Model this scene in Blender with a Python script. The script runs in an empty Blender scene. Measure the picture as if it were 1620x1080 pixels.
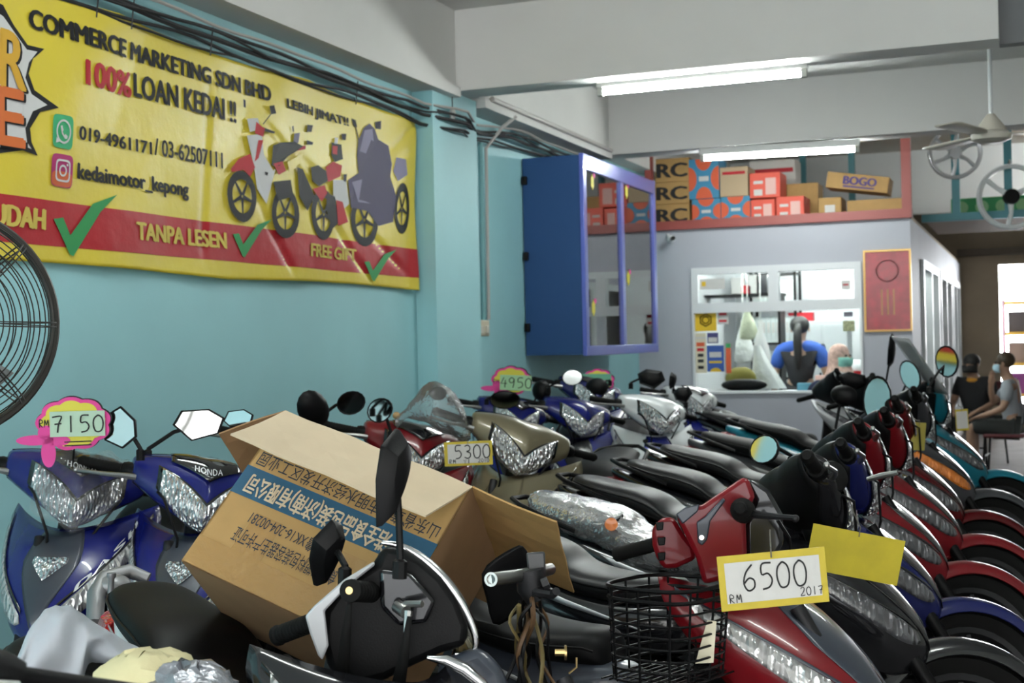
import bpy, math, random
from mathutils import Vector, Matrix
from math import sin, cos, pi, radians, atan, tan
random.seed(7)
S = bpy.context.scene
COL = S.collection
# ------------------------------------------------------------------ camera
F_PX = 2118.0
PSI, ROLL, PIT = radians(21.3), radians(1.26), atan(3 / F_PX)
CAM = Vector((0, 0, 1.42))
_r0 = Vector((cos(PSI), sin(PSI), 0))
FWD = Vector((-sin(PSI) * cos(PIT), cos(PSI) * cos(PIT), sin(PIT)))
_u0 = _r0.cross(FWD)
RGT = cos(ROLL) * _r0 - sin(ROLL) * _u0
UPV = cos(ROLL) * _u0 + sin(ROLL) * _r0
cam = bpy.data.cameras.new('camera')
co = bpy.data.objects.new('camera', cam)
COL.objects.link(co)
co.matrix_world = Matrix(((RGT.x, UPV.x, -FWD.x, CAM.x), (RGT.y, UPV.y, -FWD.y, CAM.y), (RGT.z, UPV.z, -FWD.z, CAM.z), (0, 0, 0, 1)))
cam.sensor_width = 36
cam.lens = F_PX * 36 / 1620
cam.dof.use_dof = True
cam.dof.focus_distance = 3.1
cam.dof.aperture_fstop = 7.0
cam.clip_start = .05
S.camera = co
# ------------------------------------------------------------------ light and exposure
S.view_settings.view_transform = 'Standard'
S.view_settings.look = 'None'
S.view_settings.exposure = 1.68
S.view_settings.gamma = 1
S.cycles.use_denoising = True
S.cycles.max_bounces = 8
S.cycles.sample_clamp_indirect = 4
W = bpy.data.worlds.new('overcast_sky')
S.world = W
W.use_nodes = True
W.node_tree.nodes['Background'].inputs[0].default_value = (.93, .97, 1, 1)
W.node_tree.nodes['Background'].inputs[1].default_value = 9.5
TUBE_E = 55.0
TUBE_COL = (.93, 1, .97)
def area(name, loc, rot, sx, sy, power=0, portal=False, color=(1, 1, 1)):
    l = bpy.data.lights.new(name, 'AREA'); l.shape = 'RECTANGLE'; l.size = sx; l.size_y = sy
    l.energy = power; l.color = color; l.cycles.is_portal = portal
    o = bpy.data.objects.new(name, l); o.location = loc; o.rotation_euler = rot; COL.objects.link(o); return o
area('shopfront_portal', (0, -2.45, 1.5), (radians(90), 0, 0), 6.7, 3.0, 1, True)
area('back_door_portal', (.57, 20.55, 1.2), (radians(-90), 0, 0), 2.0, 2.35, 1, True)

def ray(px, py):
    return RGT * ((px - 810) / F_PX) + UPV * ((540 - py) / F_PX) + FWD
def P(px, py, Z): return CAM + ray(px, py) * Z
def PZ(px, py, z):
    d = ray(px, py); return CAM + d * ((z - CAM.z) / d.z)
def PX(px, py, x):
    d = ray(px, py); return CAM + d * (x / d.x)
def PY(px, py, y):
    d = ray(px, py); return CAM + d * (y / d.y)

# ------------------------------------------------------------------ materials
MATS = {}
def mat(name, col, rough=.5, metal=0, coat=0, bump=0, bscale=40, var=0, vscale=6, emit=0, spec=.5, detail=4, bdist=.002, col2=None, sub=0):
    if name in MATS: return MATS[name]
    m = bpy.data.materials.new(name); m.use_nodes = True; MATS[name] = m
    nt = m.node_tree; b = nt.nodes['Principled BSDF']
    b.inputs['Base Color'].default_value = (*col, 1); b.inputs['Roughness'].default_value = rough
    b.inputs['Metallic'].default_value = metal; b.inputs['Coat Weight'].default_value = coat
    b.inputs['Coat Roughness'].default_value = .06
    b.inputs['Specular IOR Level'].default_value = spec
    if emit:
        b.inputs['Emission Color'].default_value = (*col, 1); b.inputs['Emission Strength'].default_value = emit
    tc = None
    if bump or var or col2:
        tc = nt.nodes.new('ShaderNodeTexCoord')
    if var or col2:
        n = nt.nodes.new('ShaderNodeTexNoise'); n.inputs['Scale'].default_value = vscale; n.inputs['Detail'].default_value = 5
        nt.links.new(tc.outputs['Object'], n.inputs['Vector'])
        r = nt.nodes.new('ShaderNodeValToRGB'); r.color_ramp.elements[0].position = .3; r.color_ramp.elements[1].position = .7
        c2 = col2 or tuple(min(1, c * (1 + var)) for c in col)
        c1 = col if col2 else tuple(c * (1 - var) for c in col)
        r.color_ramp.elements[0].color = (*c1, 1); r.color_ramp.elements[1].color = (*c2, 1)
        nt.links.new(n.outputs['Fac'], r.inputs['Fac']); nt.links.new(r.outputs['Color'], b.inputs['Base Color'])
    if bump:
        n = nt.nodes.new('ShaderNodeTexNoise'); n.inputs['Scale'].default_value = bscale; n.inputs['Detail'].default_value = detail
        nt.links.new(tc.outputs['Object'], n.inputs['Vector'])
        bp = nt.nodes.new('ShaderNodeBump'); bp.inputs['Strength'].default_value = bump; bp.inputs['Distance'].default_value = bdist
        nt.links.new(n.outputs['Fac'], bp.inputs['Height']); nt.links.new(bp.outputs['Normal'], b.inputs['Normal'])
    return m
def film(name, tint=(1, 1, 1), gloss=.25, rough=.12, bump=.6, bscale=18, haze=0.0, hazecol=(.8, .8, .8), fres=True):
    """clear sheet: see-through with fresnel reflections and optional milky diffuse share"""
    if name in MATS: return MATS[name]
    m = bpy.data.materials.new(name); m.use_nodes = True; MATS[name] = m
    nt = m.node_tree; nt.nodes.remove(nt.nodes['Principled BSDF']); out = nt.nodes['Material Output']
    tr = nt.nodes.new('ShaderNodeBsdfTransparent'); tr.inputs[0].default_value = (*tint, 1)
    gl = nt.nodes.new('ShaderNodeBsdfGlossy'); gl.inputs['Roughness'].default_value = rough
    mx = nt.nodes.new('ShaderNodeMixShader')
    if fres:
        lw = nt.nodes.new('ShaderNodeLayerWeight'); lw.inputs[0].default_value = gloss
        nt.links.new(lw.outputs['Fresnel'], mx.inputs[0])
    else:
        lw = None; mx.inputs[0].default_value = gloss
    nt.links.new(tr.outputs[0], mx.inputs[1]); nt.links.new(gl.outputs[0], mx.inputs[2])
    last = mx
    if bump:
        tc = nt.nodes.new('ShaderNodeTexCoord'); n = nt.nodes.new('ShaderNodeTexNoise'); n.inputs['Scale'].default_value = bscale
        n.inputs['Detail'].default_value = 3; n.inputs['Distortion'].default_value = 1.5
        nt.links.new(tc.outputs['Object'], n.inputs['Vector'])
        bp = nt.nodes.new('ShaderNodeBump'); bp.inputs['Strength'].default_value = bump; bp.inputs['Distance'].default_value = .01
        nt.links.new(n.outputs['Fac'], bp.inputs['Height']); nt.links.new(bp.outputs['Normal'], gl.inputs['Normal'])
        if lw: nt.links.new(bp.outputs['Normal'], lw.inputs['Normal'])
    if haze:
        df = nt.nodes.new('ShaderNodeBsdfDiffuse'); df.inputs[0].default_value = (*hazecol, 1)
        m2 = nt.nodes.new('ShaderNodeMixShader'); m2.inputs[0].default_value = haze
        nt.links.new(last.outputs[0], m2.inputs[1]); nt.links.new(df.outputs[0], m2.inputs[2]); last = m2
    nt.links.new(last.outputs[0], out.inputs['Surface'])
    return m
def lens(name, col, metal=.75, rough=.12, scale=55, strength=.9):
    """faceted reflector seen through a clear lens"""
    if name in MATS: return MATS[name]
    m = bpy.data.materials.new(name); m.use_nodes = True; MATS[name] = m
    nt = m.node_tree; b = nt.nodes['Principled BSDF']
    b.inputs['Base Color'].default_value = (*col, 1); b.inputs['Metallic'].default_value = metal; b.inputs['Roughness'].default_value = rough
    b.inputs['Coat Weight'].default_value = 1; b.inputs['Coat Roughness'].default_value = .03
    tc = nt.nodes.new('ShaderNodeTexCoord'); v = nt.nodes.new('ShaderNodeTexVoronoi'); v.inputs['Scale'].default_value = scale
    mp = nt.nodes.new('ShaderNodeMapping'); mp.inputs['Scale'].default_value = (1, 1, .4)
    nt.links.new(tc.outputs['Object'], mp.inputs[0]); nt.links.new(mp.outputs[0], v.inputs['Vector'])
    bp = nt.nodes.new('ShaderNodeBump'); bp.inputs['Strength'].default_value = strength; bp.inputs['Distance'].default_value = .02
    nt.links.new(v.outputs['Distance'], bp.inputs['Height']); nt.links.new(bp.outputs['Normal'], b.inputs['Normal'])
    return m
BLK = mat('black_plastic', (.004, .004, .0045), .45, bump=.15, bscale=300, spec=.16)
GBLK = mat('gloss_black', (.008, .008, .010), .18, coat=.6)
RUB = mat('rubber', (.005, .005, .005), .7, spec=.15)
SEAT = mat('seat_vinyl', (.004, .004, .0045), .5, spec=.16, bump=.25, bscale=400, bdist=.0006)
SEATG = mat('seat_vinyl_grey', (.012, .012, .013), .42, spec=.35, bump=.25, bscale=400, bdist=.0006)
STEEL = mat('dull_steel', (.35, .35, .34), .35, 1, bump=.1, bscale=90)
CHROME = mat('chrome', (.75, .75, .76), .12, 1)
ALU = mat('cast_aluminium', (.30, .30, .31), .5, .8, bump=.2, bscale=60)
DALU = mat('dark_cast_metal', (.018, .018, .02), .5, .6, bump=.2, bscale=60)
SILV = mat('silver_paint', (.52, .53, .55), .3, .35, coat=.6)
BLUE = mat('blue_paint', (.007, .011, .125), .25, 0, coat=.4, spec=.3, var=.15, vscale=3)
DBLUE = mat('dark_blue_paint', (.010, .014, .085), .25, 0, coat=.4, spec=.3)
RED = mat('red_paint', (.15, .005, .009), .3, 0, coat=.4, spec=.3)
DRED = mat('wine_red_paint', (.085, .004, .006), .25, 0, coat=.4, spec=.3)
KHAKI = mat('khaki_paint', (.155, .135, .085), .35, .25, coat=.4, spec=.3)
WHITE = mat('white_paint', (.62, .65, .66), .3, 0, coat=.4, spec=.3)
TEALP = mat('teal_paint', (.012, .17, .24), .28, 0, coat=.4, spec=.3)
GREYP = mat('grey_paint', (.07, .072, .080), .3, .3, coat=.4, spec=.3)
SLATE = mat('slate_blue_paint', (.035, .042, .058), .38, .1, coat=.4)
HLENS = lens('headlight_lens', (.78, .80, .82), scale=95)
ILENS = lens('indicator_lens', (.55, .55, .55), .6, .15, 70, .7)
SLENS = lens('smoked_lens', (.10, .10, .11), .25, .12, 60, .8)
OLENS = lens('amber_lens', (.75, .22, .03), .25, .2, 90, .5)
RLENS = lens('tail_lens', (.5, .01, .01), .25, .2, 90, .5)
MIRR = mat('mirror_glass', (.80, .82, .82), .05, 1)
TINT = mat('tinted_visor', (.010, .010, .012), .1, coat=1)
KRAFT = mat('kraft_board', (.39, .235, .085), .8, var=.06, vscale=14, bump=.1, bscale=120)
KRAFTD = mat('kraft_inside_and_shade', (.27, .155, .075), .85, var=.06, vscale=14)
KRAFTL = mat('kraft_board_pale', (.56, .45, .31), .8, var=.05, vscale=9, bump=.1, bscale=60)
INK = mat('ink_black', (.012, .012, .013), .7)
DINK = mat('ink_navy', (.020, .030, .045), .8)
YEL = mat('yellow_card', (.52, .40, .03), .6, var=.08, vscale=20)
PAPER = mat('white_paper', (.56, .55, .53), .7, var=.03, vscale=30)
CLEAR = film('clear_wrap', (.97, .97, .97), .35, .14, 1.0, 22, .05)
GLASS = film('window_glass', (.96, .98, .97), .12, .02, 0)

# ------------------------------------------------------------------ mesh helpers
class MB:
    def __init__(s, T=None): s.v = []; s.f = []; s.T = T
    def add(s, vs, fs):
        o = len(s.v)
        for p in vs:
            p = Vector(p); s.v.append(s.T @ p if s.T else p)
        s.f += [tuple(i + o for i in f) for f in fs]; return s
    def box(s, c, d, R=None):
        hx, hy, hz = d[0] / 2, d[1] / 2, d[2] / 2
        vs = [Vector((x, y, z)) for x in (-hx, hx) for y in (-hy, hy) for z in (-hz, hz)]
        if R: vs = [R @ v for v in vs]
        c = Vector(c)
        return s.add([v + c for v in vs], [(0, 1, 3, 2), (4, 6, 7, 5), (0, 4, 5, 1), (2, 3, 7, 6), (0, 2, 6, 4), (1, 5, 7, 3)])
    def rings(s, rs, cap=True, closed=False):
        n = len(rs[0]); vs = [p for r in rs for p in r]; fs = []
        m = len(rs)
        for i in range(m if closed else m - 1):
            for j in range(n):
                a = i * n + j; b = i * n + (j + 1) % n; i2 = (i + 1) % m
                fs.append((a, b, i2 * n + (j + 1) % n, i2 * n + j))
        if cap and not closed:
            fs.append(tuple(range(n - 1, -1, -1))); fs.append(tuple((m - 1) * n + j for j in range(n)))
        return s.add(vs, fs)
    def tube(s, pts, r, n=8, cap=True, closed=False):
        pts = [Vector(p) for p in pts]; m = len(pts); rs = []
        rr = r if isinstance(r, (list, tuple)) else [r] * m
        pu = None
        for i, p in enumerate(pts):
            if closed: t = pts[(i + 1) % m] - pts[i - 1]
            else: t = pts[min(i + 1, m - 1)] - pts[max(i - 1, 0)]
            t.normalize()
            if pu is None:
                u = t.orthogonal().normalized()
            else:
                u = (pu - t * pu.dot(t))
                u = u.normalized() if u.length > 1e-6 else t.orthogonal().normalized()
            pu = u; w = t.cross(u)
            rs.append([p + (u * cos(2 * pi * k / n) + w * sin(2 * pi * k / n)) * rr[i] for k in range(n)])
        return s.rings(rs, cap, closed)
    def grid(s, g, flip=False):
        h = len(g); w = len(g[0]); vs = [p for r in g for p in r]; fs = []
        for i in range(h - 1):
            for j in range(w - 1):
                q = (i * w + j, i * w + j + 1, (i + 1) * w + j + 1, (i + 1) * w + j)
                fs.append(q[::-1] if flip else q)
        return s.add(vs, fs)
    def lathe(s, prof, c, axis, n=24):
        """prof: (radius, height along axis)"""
        a = Vector(axis).normalized(); u = a.orthogonal().normalized(); w = a.cross(u); c = Vector(c)
        return s.rings([[c + a * h + (u * cos(2 * pi * k / n) + w * sin(2 * pi * k / n)) * max(r, 1e-4) for k in range(n)] for r, h in prof])
    def ell(s, c, d, n=12, m=8, R=None):
        c = Vector(c); rs = []
        for i in range(1, m):
            a = pi * i / m
            ring = [Vector((d[0] * sin(a) * cos(2 * pi * k / n), d[1] * sin(a) * sin(2 * pi * k / n), d[2] * cos(a))) for k in range(n)]
            rs.append([c + (R @ p if R else p) for p in ring])
        return s.rings(rs)
    def poly(s, pts, thick=None):
        """flat outline, optionally extruded by vector thick"""
        n = len(pts); pts = [Vector(p) for p in pts]
        if thick is None: return s.add(pts, [tuple(range(n))])
        t = Vector(thick)
        return s.add(pts + [p + t for p in pts], [tuple(range(n - 1, -1, -1)), tuple(range(n, 2 * n))] + [(i, (i + 1) % n, n + (i + 1) % n, n + i) for i in range(n)])
    def build(s, name, m, parent=None, sub=0, solid=0, bevel=0, ang=40, flat=False):
        me = bpy.data.meshes.new(name); me.from_pydata([tuple(v) for v in s.v], [], s.f); me.update()
        me.materials.append(m)
        if not flat:
            me.polygons.foreach_set('use_smooth', [True] * len(me.polygons))
            if not sub: me.set_sharp_from_angle(angle=radians(ang))
        o = bpy.data.objects.new(name, me); COL.objects.link(o)
        if parent: o.parent = parent
        if solid:
            md = o.modifiers.new('s', 'SOLIDIFY'); md.thickness = solid; md.offset = 0
        if bevel:
            md = o.modifiers.new('b', 'BEVEL'); md.width = bevel; md.segments = 2; md.limit_method = 'ANGLE'
        if sub:
            md = o.modifiers.new('d', 'SUBSURF'); md.levels = sub; md.render_levels = sub
        return o
def tag(o, label, cat, group=None, kind=None):
    if label: o['label'] = label
    if cat: o['category'] = cat
    if group: o['group'] = group
    if kind: o['kind'] = kind
    return o
def thing(name, label, cat, loc=(0, 0, 0), rot=(0, 0, 0), group=None):
    o = bpy.data.objects.new(name, None); COL.objects.link(o); o.location = loc; o.rotation_euler = rot
    o.empty_display_size = .1
    return tag(o, label, cat, group)
def struct(name, mb, m, **k):
    o = mb.build(name, m, flat=True, **k); o['kind'] = 'structure'; return o
def lerp(a, b, t): return a + (b - a) * t
def crom(rows, v):
    """Catmull-Rom through equally spaced rows of tuples"""
    n = len(rows) - 1; t = min(max(v, 0), 1) * n; i = min(int(t), n - 1); t -= i
    p0, p1, p2, p3 = rows[max(i - 1, 0)], rows[i], rows[i + 1], rows[min(i + 2, n)]
    return [.5 * (2 * b + (c - a) * t + (2 * a - 5 * b + 4 * c - d) * t * t + (3 * b - a - 3 * c + d) * t ** 3) for a, b, c, d in zip(p0, p1, p2, p3)]
def sell(w, h, n=16, e=2.6):
    """superellipse ring in 2D"""
    out = []
    for k in range(n):
        a = 2 * pi * k / n; c, s_ = cos(a), sin(a)
        out.append((w * math.copysign(abs(c) ** (2 / e), c), h * math.copysign(abs(s_) ** (2 / e), s_)))
    return out
def arc(c, r, a0, a1, n, ax=Vector((1, 0, 0)), ay=Vector((0, 0, 1))):
    c = Vector(c); return [c + ax * (r * cos(lerp(a0, a1, i / (n - 1)))) + ay * (r * sin(lerp(a0, a1, i / (n - 1)))) for i in range(n)]
# ------------------------------------------------------------------ lettering
_tc = {}
def text_mesh(txt, bold=0.0):
    k = (txt, bold)
    if k not in _tc:
        c = bpy.data.curves.new('t', 'FONT'); c.body = txt; c.offset = bold; c.resolution_u = 3
        o = bpy.data.objects.new('t', c); COL.objects.link(o)
        dg = bpy.context.evaluated_depsgraph_get(); me = bpy.data.meshes.new_from_object(o.evaluated_get(dg))
        vs = [v.co.copy() for v in me.vertices]; fs = [tuple(p.vertices) for p in me.polygons]
        bpy.data.objects.remove(o); bpy.data.meshes.remove(me)
        xs = [v.x for v in vs]; ys = [v.y for v in vs]
        _tc[k] = ([((v.x - min(xs)) / (max(xs) - min(xs)), (v.y - min(ys)) / (max(ys) - min(ys))) for v in vs], fs)
    return _tc[k]
def letter(txt, m, fn, parent, bold=0.0, name='lettering'):
    """fn maps (u,v) in the text's own 0..1 box to a point"""
    vs, fs = text_mesh(txt)
    mb = MB(); k = bold / max(1, .5 * len(txt))
    for du, dv in ((0, 0), (-k, 0), (k, 0), (-k * .5, .6 * bold), (k * .5, -.6 * bold)) if bold else ((0, 0),):
        f0 = fn(.5, .5); nn = (fn(.52, .5) - f0).cross(fn(.5, .52) - f0).normalized() * (.0005 * (len(mb.f) // max(1, len(fs))))
        mb.add([fn(u + du, v + dv) + nn for u, v in vs], fs)
    return mb.build(name, m, parent, flat=True)
def quad_fn(o, ux, uy):
    o, ux, uy = Vector(o), Vector(ux), Vector(uy)
    return lambda u, v: o + ux * u + uy * v
GL = {  # handwriting strokes, box 0..0.62 x 0..1
 '0': [[(.3, 1), (.08, .8), (.02, .45), (.12, .08), (.3, 0), (.5, .12), (.58, .5), (.5, .85), (.3, 1)]],
 '1': [[(.3, 1), (.3, 0)]], '2': [[(.05, .8), (.2, 1), (.45, .95), (.5, .7), (.3, .35), (.02, 0), (.58, .03)]],
 '3': [[(.08, .9), (.3, 1), (.5, .85), (.45, .6), (.22, .52), (.5, .4), (.52, .15), (.3, 0), (.05, .1)]],
 '4': [[(.3, 1), (.05, .4), (.6, .42)], [(.45, .75), (.42, 0)]],
 '5': [[(.55, 1), (.14, .98), (.1, .58), (.38, .6), (.55, .35), (.42, .08), (.1, 0)]],
 '6': [[(.45, 1), (.15, .7), (.03, .3), (.2, 0), (.48, .1), (.5, .38), (.28, .48), (.06, .3)]],
 '7': [[(.02, .92), (.55, .96), (.38, .5), (.32, 0)], [(.15, .5), (.55, .54)]],
 '9': [[(.5, .85), (.25, 1), (.05, .8), (.12, .52), (.4, .55), (.5, .85), (.48, .4), (.4, 0)]],
 'R': [[(.08, 0), (.08, 1), (.45, .92), (.48, .62), (.1, .5), (.55, 0)]],
 'M': [[(.02, 0), (.08, 1), (.3, .35), (.52, 1), (.6, 0)]], 'V': [[(.02, 1), (.28, 0), (.56, 1)]],
 'D': [[(.08, 0), (.08, 1), (.45, .85), (.55, .5), (.45, .12), (.08, 0)]], 'A': [[(.02, 0), (.3, 1), (.58, 0)], [(.14, .4), (.46, .4)]],
 'S': [[(.52, .9), (.28, 1), (.08, .8), (.3, .52), (.52, .25), (.3, 0), (.05, .1)]], 'H': [[(.08, 0), (.08, 1)], [(.52, 0), (.52, 1)], [(.08, .5), (.52, .5)]],
 'O': [[(.3, 1), (.05, .7), (.05, .3), (.3, 0), (.55, .3), (.55, .7), (.3, 1)]], 'N': [[(.06, 0), (.06, 1), (.54, 0), (.54, 1)]],
 ' ': [], 'U': [[(.06, 1), (.06, .25), (.3, 0), (.54, .25), (.54, 1)]], '(': [[(.4, 1), (.2, .5), (.4, 0)]], ')': [[(.2, 1), (.4, .5), (.2, 0)]],
 'X': [[(.05, 0), (.55, 1)], [(.05, 1), (.55, 0)]], 'T': [[(.05, 1), (.55, 1)], [(.3, 1), (.3, 0)]]}
def scribble(txt, m, fn, parent, w=.05, name='handwriting', gap=.75):
    """fn maps (x,y) in glyph-height units to a point; flat pen strokes"""
    mb = MB(); x0 = 0
    for ch in txt:
        for st in GL[ch]:
            pts = st
            if len(st) > 3:
                k = len(st) * 3; pts = [crom(st, i / k) for i in range(k + 1)]
            n = len(pts); a = []; b = []
            for i in range(n):
                p, q = pts[max(i - 1, 0)], pts[min(i + 1, n - 1)]
                tx, ty = q[0] - p[0], q[1] - p[1]; L = math.hypot(tx, ty) or 1
                nx, ny = -ty / L * w / 2, tx / L * w / 2
                a.append(fn(x0 + pts[i][0] + nx, pts[i][1] + ny)); b.append(fn(x0 + pts[i][0] - nx, pts[i][1] - ny))
            mb.grid([a, b])
        x0 += gap
    return mb.build(name, m, parent, flat=True)
# ================================================================== the room
XW, YO, ZB, ZC = -3.4, 11.94, 2.96, 3.45
TEAL = mat('teal_wall_paint', (.32, .60, .645), .55, var=.05, vscale=1.5, bump=.12, bscale=35, bdist=.004)
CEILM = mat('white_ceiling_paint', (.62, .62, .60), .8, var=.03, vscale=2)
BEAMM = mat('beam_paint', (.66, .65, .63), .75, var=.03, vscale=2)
GREYW = mat('grey_office_paint', (.40, .41, .46), .6, var=.03, vscale=2)
BROWNW = mat('stained_plaster', (.30, .24, .17), .9, var=.18, vscale=1.2)
CONC = mat('concrete_floor', (.085, .08, .08), .65, var=.25, vscale=2.5, bump=.1, bscale=20)
OFW = mat('office_white', (.80, .82, .84), .7)
REDB = mat('red_oxide_paint', (.27, .055, .045), .5)
TEALF = mat('teal_steel_paint', (.05, .21, .25), .5)
UPVC = mat('white_window_frame', (.68, .70, .72), .4)
def bxm(x0, x1, y0, y1, z0, z1, mb=None):
    return (mb or MB()).box(((x0 + x1) / 2, (y0 + y1) / 2, (z0 + z1) / 2), (x1 - x0, y1 - y0, z1 - z0))
struct('floor', bxm(-3.6, 3.6, -2.5, 22, -.15, 0), CONC)
struct('ground', bxm(-30, 30, -40, -2.5, -.2, -.02), mat('asphalt', (.10, .10, .10), .9))
fac = bxm(-22, 22, -19, -16, 0, 8.5)
for k_ in range(9):
    for z_ in (1.0, 4.2, 6.4): bxm(-20 + 4.6 * k_, -17.5 + 4.6 * k_, -16, -15.9, z_, z_ + (2.4 if z_ < 2 else 1.3), fac)
struct('sky_block_back', bxm(-1.5, 3.4, 20.5, 25, 2.62, 2.7), BEAMM)  # unseen slab added beyond the back door to block the high sky
struct('exterior_facade', fac, mat('facade_render', (.25, .24, .22), .8, var=.15, vscale=.4))
struct('wall_left', bxm(-3.6, XW, -2.5, 22, 0, ZC + .15), TEAL)
struct('wall_right', bxm(3.4, 3.6, -2.5, 22, 0, ZC + .15), mat('cream_wall_paint', (.55, .54, .50), .7))
struct('ceiling', bxm(-3.6, 3.6, -2.5, 22, ZC, ZC + .15), CEILM)
wb = bxm(-3.4, -.45, 20.3, 20.5, 0, ZC); bxm(-.45, 1.6, 20.3, 20.5, 2.39, ZC, wb); bxm(1.6, 3.4, 20.3, 20.5, 0, ZC, wb)
struct('wall_back', wb, BROWNW)
struct('trim_1', bxm(-1.0, 3.4, 20.1, 20.3, 2.52, 2.62), mat('dark_timber', (.09, .07, .05), .7))
# teal column and the beams
struct('column_left', bxm(XW, XW + .13, 7.18, 7.85, 0, ZB), TEAL)
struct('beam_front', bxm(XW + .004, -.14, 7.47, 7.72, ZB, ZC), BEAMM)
struct('beam_front_end', bxm(-.14, 3.4, 7.62, 7.72, ZB, ZC), mat('beam_shade_grey', (.16, .165, .17), .8))  # set-back part of the beam; its shade is put into the dark colour
struct('beam_rear', bxm(XW + .004, 3.4, 10.62, 10.9, ZB, ZC), BEAMM)
struct('beam_left', bxm(XW, XW + .16, -2.4, 20.2, ZB + .02, ZC), BEAMM)
struct('beam_street', bxm(XW + .16, 3.4, -2.5, -2.25, 2.9, ZC), BEAMM)
struct('trim_2', bxm(XW, XW + .19, -2.4, 7.47, ZB - .04, ZB + .02), BEAMM)
struct('trim_3', bxm(XW, XW + .19, 7.86, 10.6, ZB - .04, ZB + .02), BEAMM)
# strip on the ceiling bay and hanging conduit
def tubeobj(name, pts, r, m, label, cat, group=None, n=8):
    return tag(MB().tube(pts, r, n).build(name, m), label, cat, group)
# ---- office box
XO = -.97
FR = dict(l=PY(1097, 560, YO).x, r=PY(1366, 560, YO).x, t=2.065, m=1.685, b=PY(1230, 622, YO).z)
ow = bxm(XW, XO, YO, YO + .1, 0, FR['b']); bxm(XW, XO, YO, YO + .1, FR['t'], 2.42, ow)
bxm(XW, FR['l'], YO, YO + .1, FR['b'], FR['t'], ow); bxm(FR['r'], XO, YO, YO + .1, FR['b'], FR['t'], ow)
struct('wall_office_front', ow, GREYW)
oy = [YO + .1, 13.0, 15.2, 15.5, 17.6, 17.9, 19.6, 20.3]
sw = bxm(XO - .1, XO, oy[0], 20.3, 0, .12)
bxm(XO - .1, XO, oy[0], 20.3, 2.12, 2.42, sw)
for a in (0, 2, 4, 6): bxm(XO - .1, XO, oy[a], oy[a + 1], .12, 2.12, sw)
struct('wall_office_side', sw, GREYW)
for n, a in ((2, 1), (3, 3), (4, 5)):
    w = MB(); y0, y1 = oy[a], oy[a + 1]
    for z0, z1, ya, yb in ((.12, .2, y0, y1), (2.04, 2.12, y0, y1), (.2, 2.04, y0, y0 + .1), (.2, 2.04, y1 - .1, y1), (.2, 2.04, (y0 + y1) / 2 - .04, (y0 + y1) / 2 + .04)):
        bxm(XO - .08, XO + .03, ya, yb, z0, z1, w)
    o = struct(f'window_{n}', w, UPVC)
    g = bxm(XO - .05, XO - .045, y0 + .1, y1 - .1, .2, 2.04).build('glass_pane', GLASS, o, flat=True)
struct('ceiling_office', bxm(XW, XO - .1, YO + .1, 20.3, 2.34, 2.42), OFW)
struct('wall_office_back', bxm(XW, XO - .1, 16.2, 16.3, 0, 2.34), OFW)
struct('wall_office_left', bxm(XW, XW + .02, YO + .1, 16.2, 0, 2.34), OFW)
# front window of the office
w = MB(); fy0, fy1 = YO - .03, YO + .08
L, Rr, T, Mz, B = FR['l'], FR['r'], FR['t'], FR['m'], FR['b']
xm = PY(1224, 445, YO).x
for x0, x1, z0, z1 in ((L, Rr, B, B + .02), (L, Rr, T - .06, T), (L, Rr, Mz - .03, Mz + .06), (L, L + .02, B + .02, Mz - .03), (Rr - .02, Rr, B + .02, Mz - .03),
                       (L, L + .06, Mz + .06, T - .06), (Rr - .06, Rr, Mz + .06, T - .06), (xm - .045, xm + .045, Mz + .06, T - .06)):
    bxm(x0, x1, fy0, fy1, z0, z1, w)
wo = struct('window_1', w, UPVC)
bxm(L + .02, Rr - .02, YO + .02, YO + .026, B + .02, Mz - .03).build('glass_pane', GLASS, wo, flat=True)
bxm(L + .06, xm - .045, YO + .02, YO + .026, Mz + .06, T - .06).build('glass_pane', GLASS, wo, flat=True)
bxm(xm + .045, Rr - .06, YO + .02, YO + .026, Mz + .06, T - .06).build('glass_pane', GLASS, wo, flat=True)
# ---- loft above the office: red oxide frame
struct('trim_4', bxm(XW, XO + .02, YO - .06, YO + .06, 2.42, 2.50), REDB)
struct('trim_5', bxm(XO - .06, XO + .02, YO - .06, YO + .02, 2.50, ZC), REDB)
xr = PY(1030, 300, YO).x
struct('trim_6', bxm(xr - .04, xr + .02, YO - .06, YO + .02, 2.50, ZC), REDB)
struct('floor_loft', bxm(XW, XO - .02, YO + .06, 20.2, 2.425, 2.47), mat('plywood', (.30, .22, .13), .8))
struct('wall_loft_back', bxm(XW, 3.4, 15.4, 15.5, 2.75, ZC), OFW)
# ---- office and shop tubes
def tube_light(a, b, label, group, up=Vector((0, 0, 1)), power=TUBE_E, r=.016):
    a, b = Vector(a), Vector(b); d = (b - a).normalized()
    t = thing('fluorescent_lamp', label, 'lamp', (0, 0, 0), group=group)
    em = mat('lit_tube', TUBE_COL, .5, emit=power)
    MB().tube([a, b], r, 10).build('glass_tube', em, t)
    fx = MB(); c = (a + b) / 2 + up * .055; q = d.to_track_quat('X', 'Z').to_matrix()
    fx.box(c, ((b - a).length + .08, .05, .055), q)
    fx.build('batten', mat('white_enamel', (.65, .66, .64), .4), t, bevel=.004)
    for e, s in ((a, -1), (b, 1)):
        MB().box(e + d * (.018 * s) + up * .015, (.035, .036, .075), q).build('lampholder', mat('lampholder_grey', (.35, .36, .33), .5), t, bevel=.004)
    return t
tube_light(PY(955, 146, 7.66), PY(1267, 117, 7.66), 'lit fluorescent tube lamp under the nearer white ceiling beam', None)
tube_light(PY(1115, 251, 10.67), PY(1352, 237, 10.67), 'lit fluorescent tube lamp in front of the stacked cartons', None)
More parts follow.
